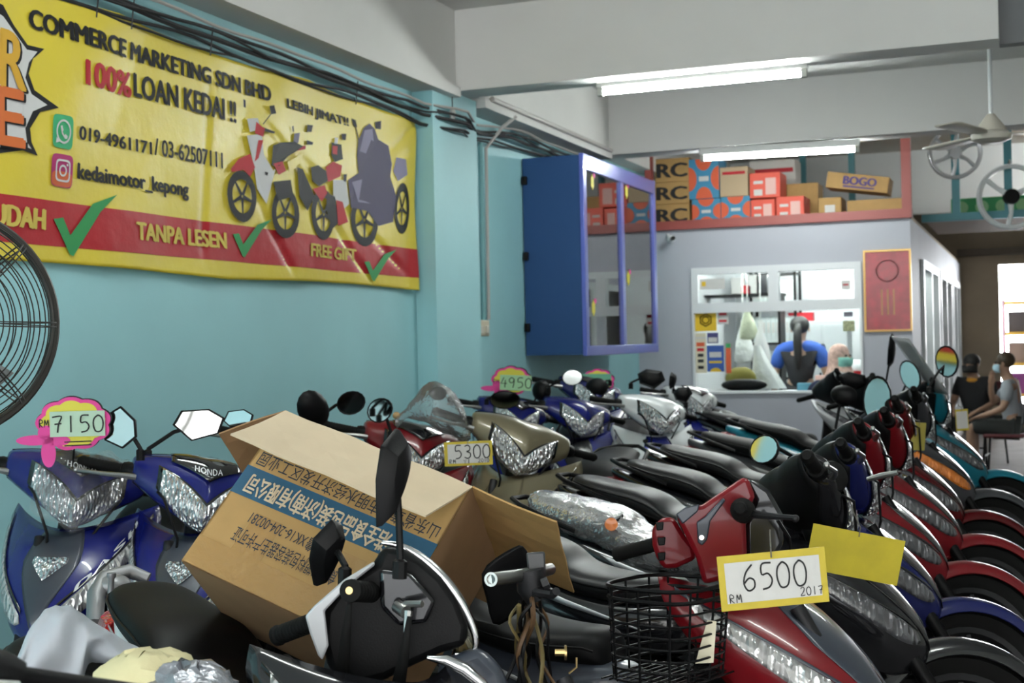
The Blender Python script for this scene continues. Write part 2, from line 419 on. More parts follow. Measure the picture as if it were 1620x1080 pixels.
for x in (-1.9, .9):
    tube_light((x - .6, 3.2, ZC - .09), (x + .6, 3.2, ZC - .09), 'fluorescent lamp on the ceiling near the shop front', 'lamps on the front ceiling', power=120)
for x, y in ((-2.6, 13.2), (-1.7, 13.6), (-2.3, 15.2)):
    tube_light((x - .45, y, 2.25), (x + .45, y, 2.25), 'fluorescent lamp on the office ceiling', 'lamps on the office ceiling', power=260)
tube_light((.4, 14.2, 3.3), (1.6, 14.2, 3.3), 'fluorescent lamp on the ceiling of the rear corridor', None)
# ---- cables and conduits along the top of the left wall
CAB = mat('cable_black', (.02, .02, .022), .6); PIPE = mat('conduit_white', (.42, .40, .38), .5); PIPET = mat('conduit_teal', (.17, .36, .38), .5)
for i, (dz, sag, r, x) in enumerate(((0, .012, .012, .05), (.035, .02, .009, .045), (-.03, .03, .008, .035), (.06, .012, .008, .06), (-.05, .02, .006, .03), (.02, .035, .006, .07))):
    pts = []
    for k in range(60):
        y = 2.4 + 8.2 * k / 59
        xx = XW + .012 + x + (.14 * max(0, 1 - abs(y - 7.51) / .5) if abs(y - 7.51) < .5 else 0)
        pts.append((xx, y, 2.80 + dz - sag * (.5 - .5 * cos(y * (3.1 + .4 * i))) + .07 * min(1, max(0, (y - 7.9) / .8)) - (.02 if y > 7 else 0) + .004 * sin(y * 9 + i)))
    tubeobj('cable', pts, r, CAB if i != 3 else PIPE, 'bundled dark cable sagging along the top of the teal wall' if i != 3 else 'grey conduit running with the cables on the teal wall', 'cable', 'cables along the teal wall' if i != 3 else None, 6)
tubeobj('conduit', [(XW + .20, 7.95, 2.985), (XW + .20, 10.55, 2.985)], .018, PIPE, 'straight grey conduit under the white beam beside the blue cabinet', 'pipe')
def on_wall(px, py, off=.02): return PX(px, py, XW + off)
a = on_wall(758, 225); b = on_wall(757, 505)
tubeobj('conduit', [(XW + .03, a.y, 2.72), (XW + .03, a.y, a.z), (XW + .025, a.y, b.z)], .016, PIPET, 'teal painted conduit dropping to the socket box', 'pipe')
a = on_wall(768, 170)
tubeobj('conduit', [(XW + .2, a.y + .1, 2.94), (XW + .12, a.y + .04, 2.86), (XW + .03, a.y - .03, 2.72), (XW + .022, a.y - .03, b.z)], .012, PIPE, 'cream conduit dropping beside the teal one', 'pipe')
t = thing('socket_box', 'cream twin socket box low on the teal wall', 'socket')
c = on_wall(757, 519, .035)
MB().box(c, (.07, .22, .105)).build('casing', mat('cream_plastic', (.55, .50, .38), .5), t, bevel=.008)
for s in (-.05, .05): MB().box((c.x + .04, c.y + s, c.z - .01), (.02, .04, .05)).build('plug', mat('plug_white', (.6, .58, .5), .4), t, bevel=.004)
c = on_wall(716, 181, .15)
t = thing('pull_switch', 'small white pull switch hanging by the cables', 'switch', c)
MB().ell((0, 0, 0), (.02, .02, .045)).build('body', mat('switch_white', (.7, .7, .68), .4), t); MB().tube([(0, 0, .04), (0, 0, ZB - c.z)], .003, 5).build('cord', CAB, t)
# ---- thin hanging wire on the wall & ties
for k, (px, py) in enumerate(((350, 15), (412, 60), (513, 75))):
    pass
# ================================================================== motorcycles
HZ = .98
LOG = []
def cowl_pt(s, ang, off=0.0, k=1.0):
    a = abs(s)
    b = lerp(.102, .034, a ** 1.5) * k; d = lerp(.105, .034, a ** 1.1) * k
    cx = .04 - .075 * a; cz = -.028 * (1 - a) * k
    c, n = cos(ang), sin(ang); e = 2 / 2.35
    x = (d + off) * math.copysign(abs(c) ** e, c); z = (b + off) * math.copysign(abs(n) ** e, n)
    w = .215 * k
    return Vector((cx + x - .38 * z, w * s + off * s * .6, HZ + cz + z + .012 * a))
FC = [(.835, .095, .035, .105, -.095, .225), (.785, .165, .105, .140, -.070, .240), (.715, .245, .180, .145, -.020, .215),
      (.640, .310, .235, .125, .040, .175), (.565, .335, .255, .095, .095, .130), (.495, .300, .225, .065, .125, .085)]
def fc_pt(u, v, off=0.0):
    z, xf, xm, ym, xb, yb = crom(FC, v)
    a = abs(u)
    l0, l1, l2 = 2 * (a - .5) * (a - 1), -4 * a * (a - 1), 2 * a * (a - .5)
    x = xf * l0 + xm * l1 + xb * l2; y = ym * l1 + yb * l2
    zz = z + .055 * a * a * (1 - .6 * v)
    p = Vector((x, math.copysign(y, u) if u else 0.0, zz))
    if off:
        nrm = Vector((1, math.copysign(min(1, a * 1.3), u) if u else 0, .25)).normalized(); p += nrm * off
    return p
def fc_patch(u0, u1, lo, hi, off, n=10, m=5):
    """patch on the front cowl between v=lo(t) and v=hi(t) for u from u0 to u1"""
    return [[fc_pt(lerp(u0, u1, i / n), lerp(lo(i / n), hi(i / n), j / m), off) for j in range(m + 1)] for i in range(n + 1)]
SEATP = [(-.325, .045, .680, .06), (-.36, .085, .722, .09), (-.45, .110, .722, .09), (-.56, .130, .728, .085), (-.66, .140, .750, .085), (-.72, .140, .795, .10),
         (-.80, .135, .825, .10), (-.92, .125, .845, .09), (-1.03, .105, .865, .07), (-1.08, .06, .865, .045)]
BODYP = [(-.27, .05, .55, .64), (-.36, .105, .49, .66), (-.55, .135, .49, .67), (-.75, .140, .57, .72), (-.95, .105, .68, .775), (-1.08, .065, .75, .81), (-1.17, .025, .79, .83)]
def wheel(mb_t, mb_r, c, R, T=None, spokes=5, disc=True, side=1):
    t = MB(T); prof = [(R - .062, -.022), (R - .045, -.036), (R - .02, -.043), (R - .004, -.030), (R, 0), (R - .004, .030), (R - .02, .043), (R - .045, .036), (R - .062, .022)]
    n = 36; rs = []
    for k in range(n):
        a = 2 * pi * k / n
        rs.append([Vector((c[0] + r * cos(a), c[1] + y, c[2] + r * sin(a))) for r, y in prof])
    t.rings(rs, False, True); mb_t.append(t)
    r = MB(T); rs = []
    prof = [(R - .056, -.026), (R - .075, -.020), (R - .085, 0), (R - .075, .020), (R - .056, .026), (R - .062, 0)]
    for k in range(n):
        a = 2 * pi * k / n
        rs.append([Vector((c[0] + q * cos(a), c[1] + y, c[2] + q * sin(a))) for q, y in prof])
    r.rings(rs, False, True)
    for k in range(spokes):
        a = 2 * pi * k / spokes + .3
        u = Vector((cos(a), 0, sin(a))); cc = Vector(c)
        r.tube([cc + u * .03, cc + u * (R * .5), cc + u * (R - .078)], [.016, .010, .013], 6)
    r.lathe([(.001, -.05), (.038, -.05), (.038, .05), (.001, .05)], c, (0, 1, 0), 14)
    mb_r.append(r)
    if disc:
        d = MB(T); d.lathe([(.045, side * .058), (.105, side * .058), (.105, side * .062), (.045, side * .062)], c, (0, 1, 0), 28); mb_r.append(d)
def mirror(root, T, base, ctr, nrm, shape='hex', w=.066, h=.042, roll=0, back=None, glass=True):
    """stalk from base to ctr; shell with the glass looking along nrm"""
    base, ctr, nrm = Vector(base), Vector(ctr), Vector(nrm).normalized()
    m = MB(T); el = base + Vector((0, 0, .035)); end = ctr - nrm * .012
    m.lathe([(.013, 0), (.013, .03), (.008, .034)], base, (0, 0, 1), 8)
    m.tube([base + Vector((0, 0, .02)), el, lerp(el, end, .5) + Vector((0, 0, .015)), end], .0065, 7)
    st = m.build('mirror', BLK, root)
    up = Vector((0, 0, 1)); sx = up.cross(nrm).normalized(); sy = nrm.cross(sx)
    q = Matrix.Rotation(roll, 3, nrm); sx, sy = q @ sx, q @ sy
    if shape == 'hex':
        ol = [(-1, .15), (-.62, .95), (.45, .85), (1, .2), (.72, -.7), (-.35, -.95)]
    elif shape == 'kite':
        ol = [(-1, -1), (-.2, .2), (.55, 1), (1, .75), (.9, -.2), (.2, -.7)]
    else:
        ol = [(cos(2 * pi * k / 16) * (1 if cos(2 * pi * k / 16) > 0 else .95), sin(2 * pi * k / 16)) for k in range(16)]
    if shape == 'oval': w *= 1.0; h *= 1.1
    n = len(ol)
    def ring(sc, d): return [ctr + sx * (x * w * sc) + sy * (y * h * sc) + nrm * d for x, y in ol]
    sh = MB(T).rings([ring(.25, -.034), ring(.72, -.026), ring(1, -.006), ring(1.04, .004), ring(1.0, .006), ring(.93, .003)])
    so = sh.build('mirror_shell', BLK, st, bevel=.002 if shape != 'oval' else 0, ang=50)
    if glass:
        MB(T).add(ring(.92, .0045), [tuple(range(n))]).build('mirror_glass', MIRR, st, flat=True)
def bike(label, px, py, Z, theta, steer=40, lean=6, c=BLUE, name='motorcycle', group=None, **k):
    g = k.get
    H = P(px, py, Z)
    le = radians(lean); th = radians(theta)
    sc = H.z / (HZ * cos(le))
    R = Matrix.Rotation(-th, 3, 'Z') @ Matrix.Rotation(-le, 3, 'X')
    loc = H - R @ Vector((0, 0, HZ * sc)); loc.z = 0
    t = thing(name, label, 'motorcycle', loc, (-le, 0, -th), group)
    t.scale = (sc, sc, sc)
    LOG.append((label[:50], "%.2f" % sc, [round(x, 2) for x in loc]))
    ax = Vector((-sin(radians(26)), 0, cos(radians(26)))); h = Vector((0, 0, HZ))
    ST = Matrix.Translation(h) @ Matrix.Rotation(radians(steer), 4, ax) @ Matrix.Translation(-h)
    c2 = g('c2', GBLK); detail = g('detail', 2); rng = random.Random(label)
    # ---- wheels
    R0 = .285
    for nm, ctr, TT in (('front', (.43, 0, R0), ST), ('rear', (-.80, 0, R0), None)):
        a, b = [], []
        wheel(a, b, ctr, R0, TT, side=1 if nm == 'front' else -1)
        tt = a[0].build(nm + '_tire', RUB, t); rr = b[0].build('rim', g('rim', DALU), tt)
        b[1].build('brake_disc', STEEL, tt)
    # front fender
    f = MB(ST); rows = []
    for i in range(17):
        a = lerp(radians(15), radians(172), i / 16); rr = .318 + (.02 if i == 0 else 0)
        wd = .052 + .012 * sin(pi * i / 16) - (.035 if i == 0 else 0.012 if i == 1 else 0)
        rows.append([Vector((.43 + (rr - dz) * cos(a), y * wd, R0 + (rr - dz) * sin(a))) for y, dz in ((-1, .05), (-.95, .015), (-.5, -.002), (0, -.010), (.5, -.002), (.95, .015), (1, .05))])
    f.grid(rows); f.build('front_fender', g('fender', c), t, solid=.004, sub=1)
    fk = g('fork', DALU)
    for s in (-1, 1):
        m = MB(ST); top = Vector((.09 + .335 * (.80 - g('fork_top', .80)) / .51, s * .075, g('fork_top', .80))); bot = Vector((.425, s * .075, .29))
        m.tube([top, lerp(top, bot, .45), lerp(top, bot, .46), bot], [.016, .016, .022, .02], 10).build('fork_leg', fk, t)
    if g('bar_on', True): MB(ST).tube([(.0, 0, .93), (.115, 0, .70)], .03, 10).build('steering_stem', BLK, t)
    # ---- frame, engine, exhaust
    m = MB(); m.tube([(.09, 0, .76), (-.02, 0, .60), (-.16, 0, .46), (-.34, 0, .44), (-.55, 0, .52), (-1.0, 0, .66)], [.03, .035, .04, .04, .03, .02], 10)
    for s in (-1, 1): m.tube([(-.32, s * .05, .44), (-.45, s * .06, .36), (-.80, s * .065, R0)], .018, 8)
    m.build('frame', BLK, t)
    m = MB()
    m.rings([[Vector((x, w * y, zc + hh * z)) for y, z in sell(1, 1, 14, 3)] for x, w, hh, zc in ((-.02, .05, .045, .40), (-.06, .062, .06, .40), (-.17, .062, .062, .385), (-.18, .09, .08, .36), (-.30, .115, .105, .345), (-.44, .11, .10, .34), (-.52, .07, .07, .34))])
    for i in range(6): m.rings([[Vector((-.065 - .018 * i + dx, .078 * y, .39 + .075 * z)) for y, z in sell(1, 1, 12, 4)] for dx in (0, .006)])
    m.build('engine', g('engine', DALU), t)
    m = MB(); m.tube([(-.05, -.03, .33), (-.12, -.09, .21), (-.35, -.13, .20), (-.55, -.14, .25), (-.6, -.145, .27), (-.62, -.145, .275), (-1.05, -.165, .40), (-1.08, -.165, .41)], [.016, .016, .018, .022, .03, .046, .05, .03], 12)
    m.build('exhaust', g('exhaust', DALU), t)
    for s in (-1, 1):
        m = MB(); m.tube([(-.72, s * .10, .62), (-.80, s * .10, .30)], .012, 8)
        pts = [(-.735 - .085 * i / 60 + .024 * cos(i * .72) , s * .10 + .024 * sin(i * .72), .60 - .27 * i / 60) for i in range(61)]
        m.tube(pts, .005, 5); m.build('rear_shock', BLK, t)
    m = MB(); m.tube([(-.38, .19, .30), (-.38, -.19, .30)], .011, 8)
    for s in (-1, 1): m.tube([(-.38, s * .13, .30), (-.38, s * .21, .30)], .017, 8)
    m.build('foot_pegs', RUB, t)
    MB().tube([(-.34, .06, .28), (-.36, .14, .15), (-.40, .20, .015 + .20 * sin(le) * 0)], .011, 7).build('side_stand', BLK, t)
    # ---- rear body
    if g('body', True):
        m = MB(); rows = [crom(BODYP, i / 18) for i in range(19)]
        m.rings([[Vector((x, w * y, (zb + zt) / 2 + (zt - zb) / 2 * z)) for y, z in sell(1, 1, 16, 3)] for x, w, zb, zt in rows])
        sp = m.build('side_panel', g('panel', c), t, sub=1)
        m = MB()
        for s in (-1, 1):
            m.grid([[Vector((x, s * (lerp(.128, .05, max(0, (i - 4)) / 8) + .017), lerp(.585, .77, i / 12) + dz * (1 - abs(i - 6) / 7))) for dz in (-.012, .012)] for i, x in enumerate([lerp(-.42, -1.12, j / 12) for j in range(13)])], s > 0)
        m.build('body_stripe', g('stripe', SILV), t, solid=.003)
        if g('seat', True):
            m = MB(); rows = [crom(SEATP, i / 24) for i in range(25)]
            m.rings([[Vector((x, w * y, zt - hh / 2 + hh / 2 * z)) for y, z in sell(1, 1, 18, 2.6)] for x, w, zt, hh in rows])
            so = m.build('seat', g('seat_m', SEAT), t, sub=1)
            m = MB()
            for s in (-1, 1):
                m.tube([(x, s * (w * .985 + .001), zt - hh * .42) for x, w, zt, hh in rows[2:-1]], .0035, 5)
            m.build('seat_piping', BLK, so)
        if g('rail', BLK):
            m = MB(); m.tube([(-.86, .135, .765), (-.95, .150, .80), (-1.08, .125, .845), (-1.15, .05, .862), (-1.15, -.05, .862), (-1.08, -.125, .845), (-.95, -.150, .80), (-.86, -.135, .765)], .0095, 8)
            m.build('grab_rail', g('rail', BLK), t)
        m = MB(); m.rings([[Vector((x, w * y, z0 + hh * z)) for y, z in sell(1, 1, 12, 3)] for x, w, hh, z0 in ((-1.09, .085, .03, .745), (-1.15, .075, .03, .755), (-1.19, .045, .02, .765))])
        m.build('tail_light', RLENS, t)
        m = MB(); m.grid([[Vector((lerp(-1.0, -1.22, i / 8), y * .075, lerp(.68, .45, (i / 8) ** 1.6))) for y in (-1, -.5, 0, .5, 1)] for i in range(9)])
        m.build('rear_fender', BLK, t, solid=.006)
        for s in (-1, 1):
            m = MB(); m.tube([(-1.09, s * .05, .66), (-1.10, s * .12, .66)], .007, 6); st = m.build('rear_indicator', BLK, t)
            MB().ell((-1.10, s * .145, .66), (.022, .035, .020)).build('amber_lens', OLENS, st)
    # ---- leg shield and front cowl
    if g('cowl', True):
        m = MB(); rows = []
        for i in range(9):
            v = i / 8; w = .21 - .05 * v + .03 * sin(pi * v)
            rows.append([Vector((-.055 - .10 * v * v + .05 * (abs(u) ** 2), u * w, .80 - .46 * v)) for u in (-1, -.75, -.5, -.25, 0, .25, .5, .75, 1)])
        m.grid(rows).build('leg_shield', g('shield', BLK), t, solid=.006, sub=1)
        m = MB(); m.grid([[fc_pt(-1 + 2 * i / 28, j / 14) for j in range(15)] for i in range(29)])
        fcw = m.build('front_cowl', c, t, solid=.006)
        m = MB(); m.grid(fc_patch(-.26, .26, lambda t: .03, lambda t: .80 - 1.0 * abs(t - .5), .005, 12, 8))
        m.build('cowl_panel', g('cpanel', c2), fcw, solid=.002)
        for s in (-1, 1):
            lo = lambda t: lerp(.66, .12, t ** .9); hi = lambda t: lerp(.72, .22, t) + .17 * sin(pi * min(1, t * 1.02)) ** .8
            m = MB(); m.grid(fc_patch(.16 * s, .88 * s, lo, hi, .007, 12, 5), s < 0); m.build('turn_signal', g('signal', ILENS), fcw, solid=.004)
            m = MB(); m.grid(fc_patch(.14 * s, .93 * s, lambda t: lo(t) - .045, lambda t: lo(t) - .012, .0075, 12, 2), s < 0); m.build('cowl_stripe', g('fstripe', GBLK), fcw, solid=.002)
        if g('poslamp'):
            m = MB(); m.grid(fc_patch(-.15, .15, lambda t: .26 + .14 * (1 - abs(2 * t - 1)) * 0, lambda t: .30 + .12 * (1 - abs(2 * t - 1)), .010, 8, 3)); m.build('position_lamp', HLENS, fcw, solid=.003)
        if g('word'):
            n = len(g('word'))
            for s in (1,):
                scribble(g('word'), WHITE, lambda x, y: fc_pt(s * lerp(.30, .80, x / (n * .75)), lerp(.56, .17, x / (n * .75)) - .05 - .055 * y, .0095), fcw, .17, 'lettering')
        m = MB(); m.grid([[Vector((x, y * w, z)) for y in (-1, -.4, .4, 1)] for x, w, z in ((.21, .07, .43), (.12, .09, .34), (.0, .10, .27), (-.14, .10, .22))])
        m.build('belly_panel', g('belly', BLK), t, solid=.006)
    if g('basket'): g('basket')(t)
    # ---- handlebar group
    if g('head', True):
        m = MB(ST); ns, na = 20, 24
        m.rings([[cowl_pt(-1 + 2 * i / ns, 2 * pi * j / na) for j in range(na)] for i in range(ns + 1)])
        hc = m.build('handle_cowl', g('hc', c), t, sub=1)
        def patch(smax, lo, hi, off, nm, mm, n=14, q=8):
            gr = [[cowl_pt(lerp(-smax, smax, i / n), radians(lerp(lo(abs(2 * i / n - 1)), hi(abs(2 * i / n - 1)), j / q)), off) for j in range(q + 1)] for i in range(n + 1)]
            return MB(ST).grid(gr).build(nm, mm, hc, solid=.003)
        patch(.66, lambda a: -84 + 66 * a ** 1.4, lambda a: -4 + 36 * a, .0035, 'headlight_bezel', GBLK)
        patch(.60, lambda a: -80 + 60 * a ** 1.4, lambda a: -8 + 34 * a, .0065, 'headlight', HLENS)
        if g('visor', True):
            v_ = patch(.50, lambda a: 24 + 22 * a, lambda a: 100 - 24 * a, .008, 'visor', TINT)
            if g('vword'):
                n = len(g('vword'))
                scribble(g('vword'), WHITE, lambda x, y: ST @ cowl_pt(lerp(-.2, .2, x / (n * .75)), radians(34 + 11 * y), .0125), v_, .13, 'lettering')
        patch(.93, lambda a: 112, lambda a: 255, .002, 'dash_panel', g('dash', BLK))
        if g('band'): patch(.62, lambda a: 100, lambda a: 108, .003, 'cowl_band', g('band'))
    bar_on = g('bar_on', True); m = MB(ST)
    m.tube([(-.115, -.345, HZ - .002), (-.05, -.24, HZ), (.0, -.1, HZ + .005), (0, .1, HZ + .005), (-.05, .24, HZ), (-.115, .345, HZ - .002)], .011, 10)
    if bar_on: m.build('handlebar', g('bar', BLK), t)
    for s in (-1, 1) if bar_on else ():
        a, b = Vector((-.045, s * .225, HZ)), Vector((-.118, s * .35, HZ - .003))
        if g('grips', True):
            d = (b - a).normalized(); L = (b - a).length
            m = MB(ST); prof = [(.0165, 0), (.024, .004), (.024, .010), (.017, .014)]
            for i in range(10): z = .018 + i * (L - .03) / 10; prof += [(.0165, z), (.0178, z + .004), (.0165, z + .008)]
            prof += [(.0175, L - .008), (.0185, L), (.012, L + .012)]
            m.lathe(prof, a, d, 12).build('grip', RUB, t)
            if g('barend'): MB(ST).lathe([(.0155, 0), (.0155, .008), (.008, .010), (.0085, .004), (.004, .003)], b + d * .008, d, 12).build('bar_end', mat('brass', (.5, .36, .16), .3, 1), t)
        m = MB(ST); d = (b - a).normalized()
        m.tube([a - d * .055, a - d * .03, a, a + d * .012], [.018, .027, .027, .021], 12).build('switch_housing', g('switch', BLK), t)
        if s == -1 or g('clutch'):
            p0 = a + Vector((.035, 0, -.012))
            m = MB(ST); m.tube([p0 - d * .03, p0 + d * .01 + Vector((.015, 0, 0)), p0 + d * .08 + Vector((.028, 0, -.006)), p0 + d * .16 + Vector((.018, 0, -.012))], [.011, .009, .0065, .006], 8)
            m.ell(p0 + d * .165 + Vector((.018, 0, -.012)), (.009, .009, .009), 8, 6); m.build('brake_lever' if s == -1 else 'clutch_lever', g('lever', STEEL), t)
    ms = g('mirrors', 'b')
    if ms:
        for s in (-1, 1):
            sp = ms.get(s) if isinstance(ms, dict) else {}
            if sp is None: continue
            base = Vector((-.055, s * .175, HZ + .025))
            ctr = Vector(sp.get('c', (-.075, s * (.285 + rng.uniform(-.02, .02)), HZ + .17 + rng.uniform(-.02, .02))))
            nrm = sp.get('n', (-1, -s * .25 + rng.uniform(-.2, .2), rng.uniform(-.1, .15)))
            mirror(t, ST, base, ctr, nrm, sp.get('shape', g('mshape', 'hex')), roll=sp.get('roll', -s * .3 + rng.uniform(-.2, .2)), w=sp.get('w', .066), h=sp.get('h', .042))
    cb = MB(ST)
    for s in (-1, 1): cb.tube([(-.01, s * .16, HZ - .02), (.10, s * .12, HZ - .05), (.13, s * .06, HZ - .16), (.10, s * .04, HZ - .28)], .0045, 6)
    if g('cables', True): cb.build('control_cables', BLK, t)
    return t, ST, R, loc, sc
# ================================================================== parked motorcycles
# wall row: bodies nearly parallel to the teal wall, bars locked to the left
A1 = bike('blue motorcycle under the 7150 price tag, beside the standing fan', 122, 757, 4.3, 72, 27, 1.5, BLUE, cpanel=SLATE, poslamp=True, word='DASH', vword='HONDA', fender=BLUE, panel=BLUE,
     mirrors=None)
A2 = bike('blue motorcycle with a tinted visor, between the 7150 bike and the carton', 318, 765, 4.25, 70, 27, 1.5, BLUE, cpanel=SLATE, poslamp=True, vword='HONDA', fender=BLUE,
     mirrors=None)
A3 = bike('black motorcycle behind the carton with round mirrors', 478, 705, 5.5, 72, 27, 1.5, GBLK, mshape='oval',
     mirrors=None)
A4 = bike('red motorcycle behind the carton, next to the bagged mirror', 655, 700, 5.7, 74, 27, 1.5, RED, mirrors=None)
A5 = bike('khaki motorcycle with the 5300 card hanging on its handlebar', 824, 694, 5.65, 96, 42, 1.0, KHAKI, c2=KHAKI, cpanel=KHAKI, visor=False, mirrors=None, signal=TINT, stripe=KHAKI, fstripe=KHAKI)
A6 = bike('blue motorcycle under the 4950 price tag', 812, 652, 7.9, 72, 27, 1.5, BLUE, mshape='oval', mirrors=None)
A7 = bike('blue motorcycle to the right of the 4950 bike', 915, 652, 7.95, 72, 27, 1.5, BLUE, visor=False, mshape='oval', mirrors=None)
A8 = bike('dark motorcycle half hidden behind the blue ones, below the wall cabinet', 935, 618, 9.3, 74, 27, 1.5, DBLUE, mirrors=None)
A9 = bike('white motorcycle with a wide headlight near the office wall', 1035, 648, 7.9, 66, 24, 1.5, WHITE, cpanel=BLUE, c2=WHITE, visor=False, panel=BLUE,
     mirrors=None)
A10 = bike('white and blue motorcycle behind the white one, against the office wall', 1095, 630, 9.6, 66, 24, 1.5, WHITE, cpanel=BLUE, mirrors=None)
# aisle row: tails to the left, front wheels to the right
B = []
BDEF = [
 ('black motorcycle behind the red 6500 one, blank yellow card on its bar', 1268, 775, 3.75, GBLK, dict(seat_m=SEATG, mirrors=None, clutch=True)),
 ('dark blue motorcycle with a plastic wrapped seat', 1318, 748, 4.35, DBLUE, dict(mirrors=None, panel=GBLK)),
 ('red motorcycle behind the dark blue one, long grey seat', 1345, 712, 4.95, RED, dict(seat_m=SEATG, mirrors=None, panel=GBLK)),
 ('red and black motorcycle in the middle of the aisle row', 1385, 690, 5.6, RED, dict(seat_m=SEATG, mirrors=None, cpanel=GBLK, panel=GBLK)),
 ('wine red motorcycle fourth from the office in the aisle row', 1402, 668, 6.3, DRED, dict(seat_m=SEATG, mirrors=None, panel=GBLK)),
 ('grey motorcycle with an orange lamp, beside the seated people', 1432, 650, 7.1, GREYP, dict(signal=OLENS, mirrors=None)),
 ('teal motorcycle with a tall clear windscreen in the aisle row', 1462, 632, 8.0, TEALP, dict(mirrors=None)),
 ('black motorcycle second from the office window, curved black seat', 1372, 622, 9.0, GBLK, dict(mirrors=None)),
 ('silver motorcycle right below the office window', 1318, 612, 9.9, SILV, dict(panel=GBLK, mirrors=None)),
]
for lb, px, py, Z, c, kw in BDEF:
    B.append(bike(lb, px, py, Z, 6, 40, 3, c, **{**dict(fork=BLK, signal=SLENS), **kw}))
B1 = bike('red motorcycle with the 6500 card and a black wire basket', 1180, 832, 3.0, 14, 48, 3, RED, head=False, bar_on=False, cables=False, dash=RED, cpanel=SLATE, fender=SLATE, panel=SLATE, mirrors=None, belly=SLATE, clutch=False, fstripe=SLATE, c2=SLATE)
# foreground
C1 = bike('black motorcycle with silver handlebar trim, carton on its seat', 618, 935, 2.4, 30, 50, 4, GBLK, bar_on=False, fork_top=.6, head=False, cowl=True,
     mirrors=None, rail=None, panel=WHITE, cables=False)
C2 = bike('stripped black motorcycle with bare steel handlebar ends', 850, 925, 2.6, 30, 50, 4, GBLK, body=False, bar_on=False, head=False, grips=False, mirrors=None, bar=STEEL, cowl=False, rail=None, cables=False)
C0 = bike('black motorcycle at the bottom left corner under the plastic bags', 215, 1100, 1.72, 45, 40, 3, GBLK, head=False, mirrors=None, rail=None, cables=False)
# ================================================================== vinyl banner on the teal wall
BY = mat('banner_yellow', (.70, .56, .05), .38, bump=.3, bscale=7, bdist=.02, spec=.45)
BR = mat('banner_red', (.40, .022, .030), .38, bump=.3, bscale=7, bdist=.02, spec=.22)
BG = mat('banner_green', (.03, .27, .08), .45, spec=.2)
def flatm(n, c): return mat(n, c, .5, spec=.12)
P_R, P_W, P_K, P_G = flatm('print_red', (.45, .03, .04)), flatm('print_white', (.62, .62, .62)), flatm('print_black', (.02, .02, .022)), flatm('print_grey', (.16, .15, .20))
banner = thing('banner', 'large yellow vinyl sale banner with a red band on the teal wall', 'banner')
CRE = [tuple((on_wall(*p).y, on_wall(*p).z) for p in q) for q in (((405, 175), (585, 445)), ((470, 250), (640, 430)), ((395, 300), (455, 430)), ((600, 250), (655, 190)), ((330, 130), (318, 400)))]
def crease(y, z):
    h = 0
    for (ya, za), (yc, zc) in CRE:
        L = math.hypot(yc - ya, zc - za); t = ((y - ya) * (yc - ya) + (z - za) * (zc - za)) / L / L; d = ((y - ya) * (zc - za) - (z - za) * (yc - ya)) / L
        if -.1 < t < 1.1: h -= .011 * math.exp(-(d / .022) ** 2) * min(1, (t + .1) * 5, (1.1 - t) * 5)
    return h
def bwave(y, z): return .008 * sin(y * 4.1 + z * 1.5) + .006 * sin(y * 9 - z * 7) + .010 * sin((y * .8 - z) * 3.2) + .02
def bpt(y, z, off=0.0): return Vector((XW + .012 + max(.012, bwave(y, z)) + off, y, z))
def bw(px, py, off=.003):
    p = on_wall(px, py, .04); return bpt(p.y, p.z, off)
zb0, zb1, yb0, yb1 = 1.735, 2.765, 2.9, on_wall(657, 400).y
m = MB(); NB, MBv = 230, 70
def bz(y, z):  # sagging hem between the ties
    t = (z - zb0) / (zb1 - zb0)
    return z - (.03 * abs(sin((y - yb0) * 2.1)) * t - .02 * abs(sin((y - yb0) * 1.4)) * (1 - t))
m.grid([[bpt(lerp(yb0, yb1, i / NB), bz(lerp(yb0, yb1, i / NB), lerp(zb0, zb1, j / MBv)), crease(lerp(yb0, yb1, i / NB), lerp(zb0, zb1, j / MBv))) for j in range(MBv + 1)] for i in range(NB + 1)])
m.build('vinyl_sheet', BY, banner, solid=.0015)
r0, r1 = on_wall(330, 351).z, on_wall(330, 411).z
m = MB(); m.grid([[bpt(lerp(yb0, yb1 - .004, i / NB), lerp(r1, r0, j / 10), .003 + crease(lerp(yb0, yb1 - .004, i / NB), lerp(r1, r0, j / 10))) for j in range(11)] for i in range(NB + 1)]); m.build('red_band', BR, banner)
def btext(txt, lb, lt, rb, m_, bold=.02, off=.006, zfix=None):
    y0, y1 = on_wall(*lb, .04).y, on_wall(*rb, .04).y
    z0 = (on_wall(*lb, .04).z + on_wall(*rb, .04).z) / 2 if zfix is None else on_wall(*rb, .04).z
    z1 = on_wall(*lt, .04).z
    return letter(txt, m_, lambda u, v: bpt(lerp(y0, y1, u), lerp(z0, z1, v), off), banner, bold)
btext('COMMERCE MARKETING SDN BHD', (44, 51), (44, 14), (428, 155), P_K, .05)
btext('100%', (133, 137), (131, 94), (210, 151), P_R, .05)
btext('LOAN KEDAI !!', (216, 154), (215, 115), (376, 192), P_K, .05)
btext('019-4961171', (124, 225), (124, 199), (243, 244), P_K, .04, zfix=1)
btext('/ 03-62507111', (248, 246), (248, 218), (355, 266), P_K, .03, zfix=1)
btext('kedaimotor_kepong', (125, 290), (125, 258), (301, 317), P_K, .05, zfix=1)
btext('LEBIH JIMAT!!', (452, 175), (452, 156), (550, 203), P_K, .05)
P_Y = flatm('print_yellow', (.66, .52, .12))
btext('MUDAH', (-34, 352), (-34, 318), (74, 363), P_Y, .05)
btext('TANPA LESEN', (217, 381), (217, 351), (357, 391), P_Y, .05)
btext('FREE GIFT', (488, 404), (488, 385), (566, 414), P_Y, .05)
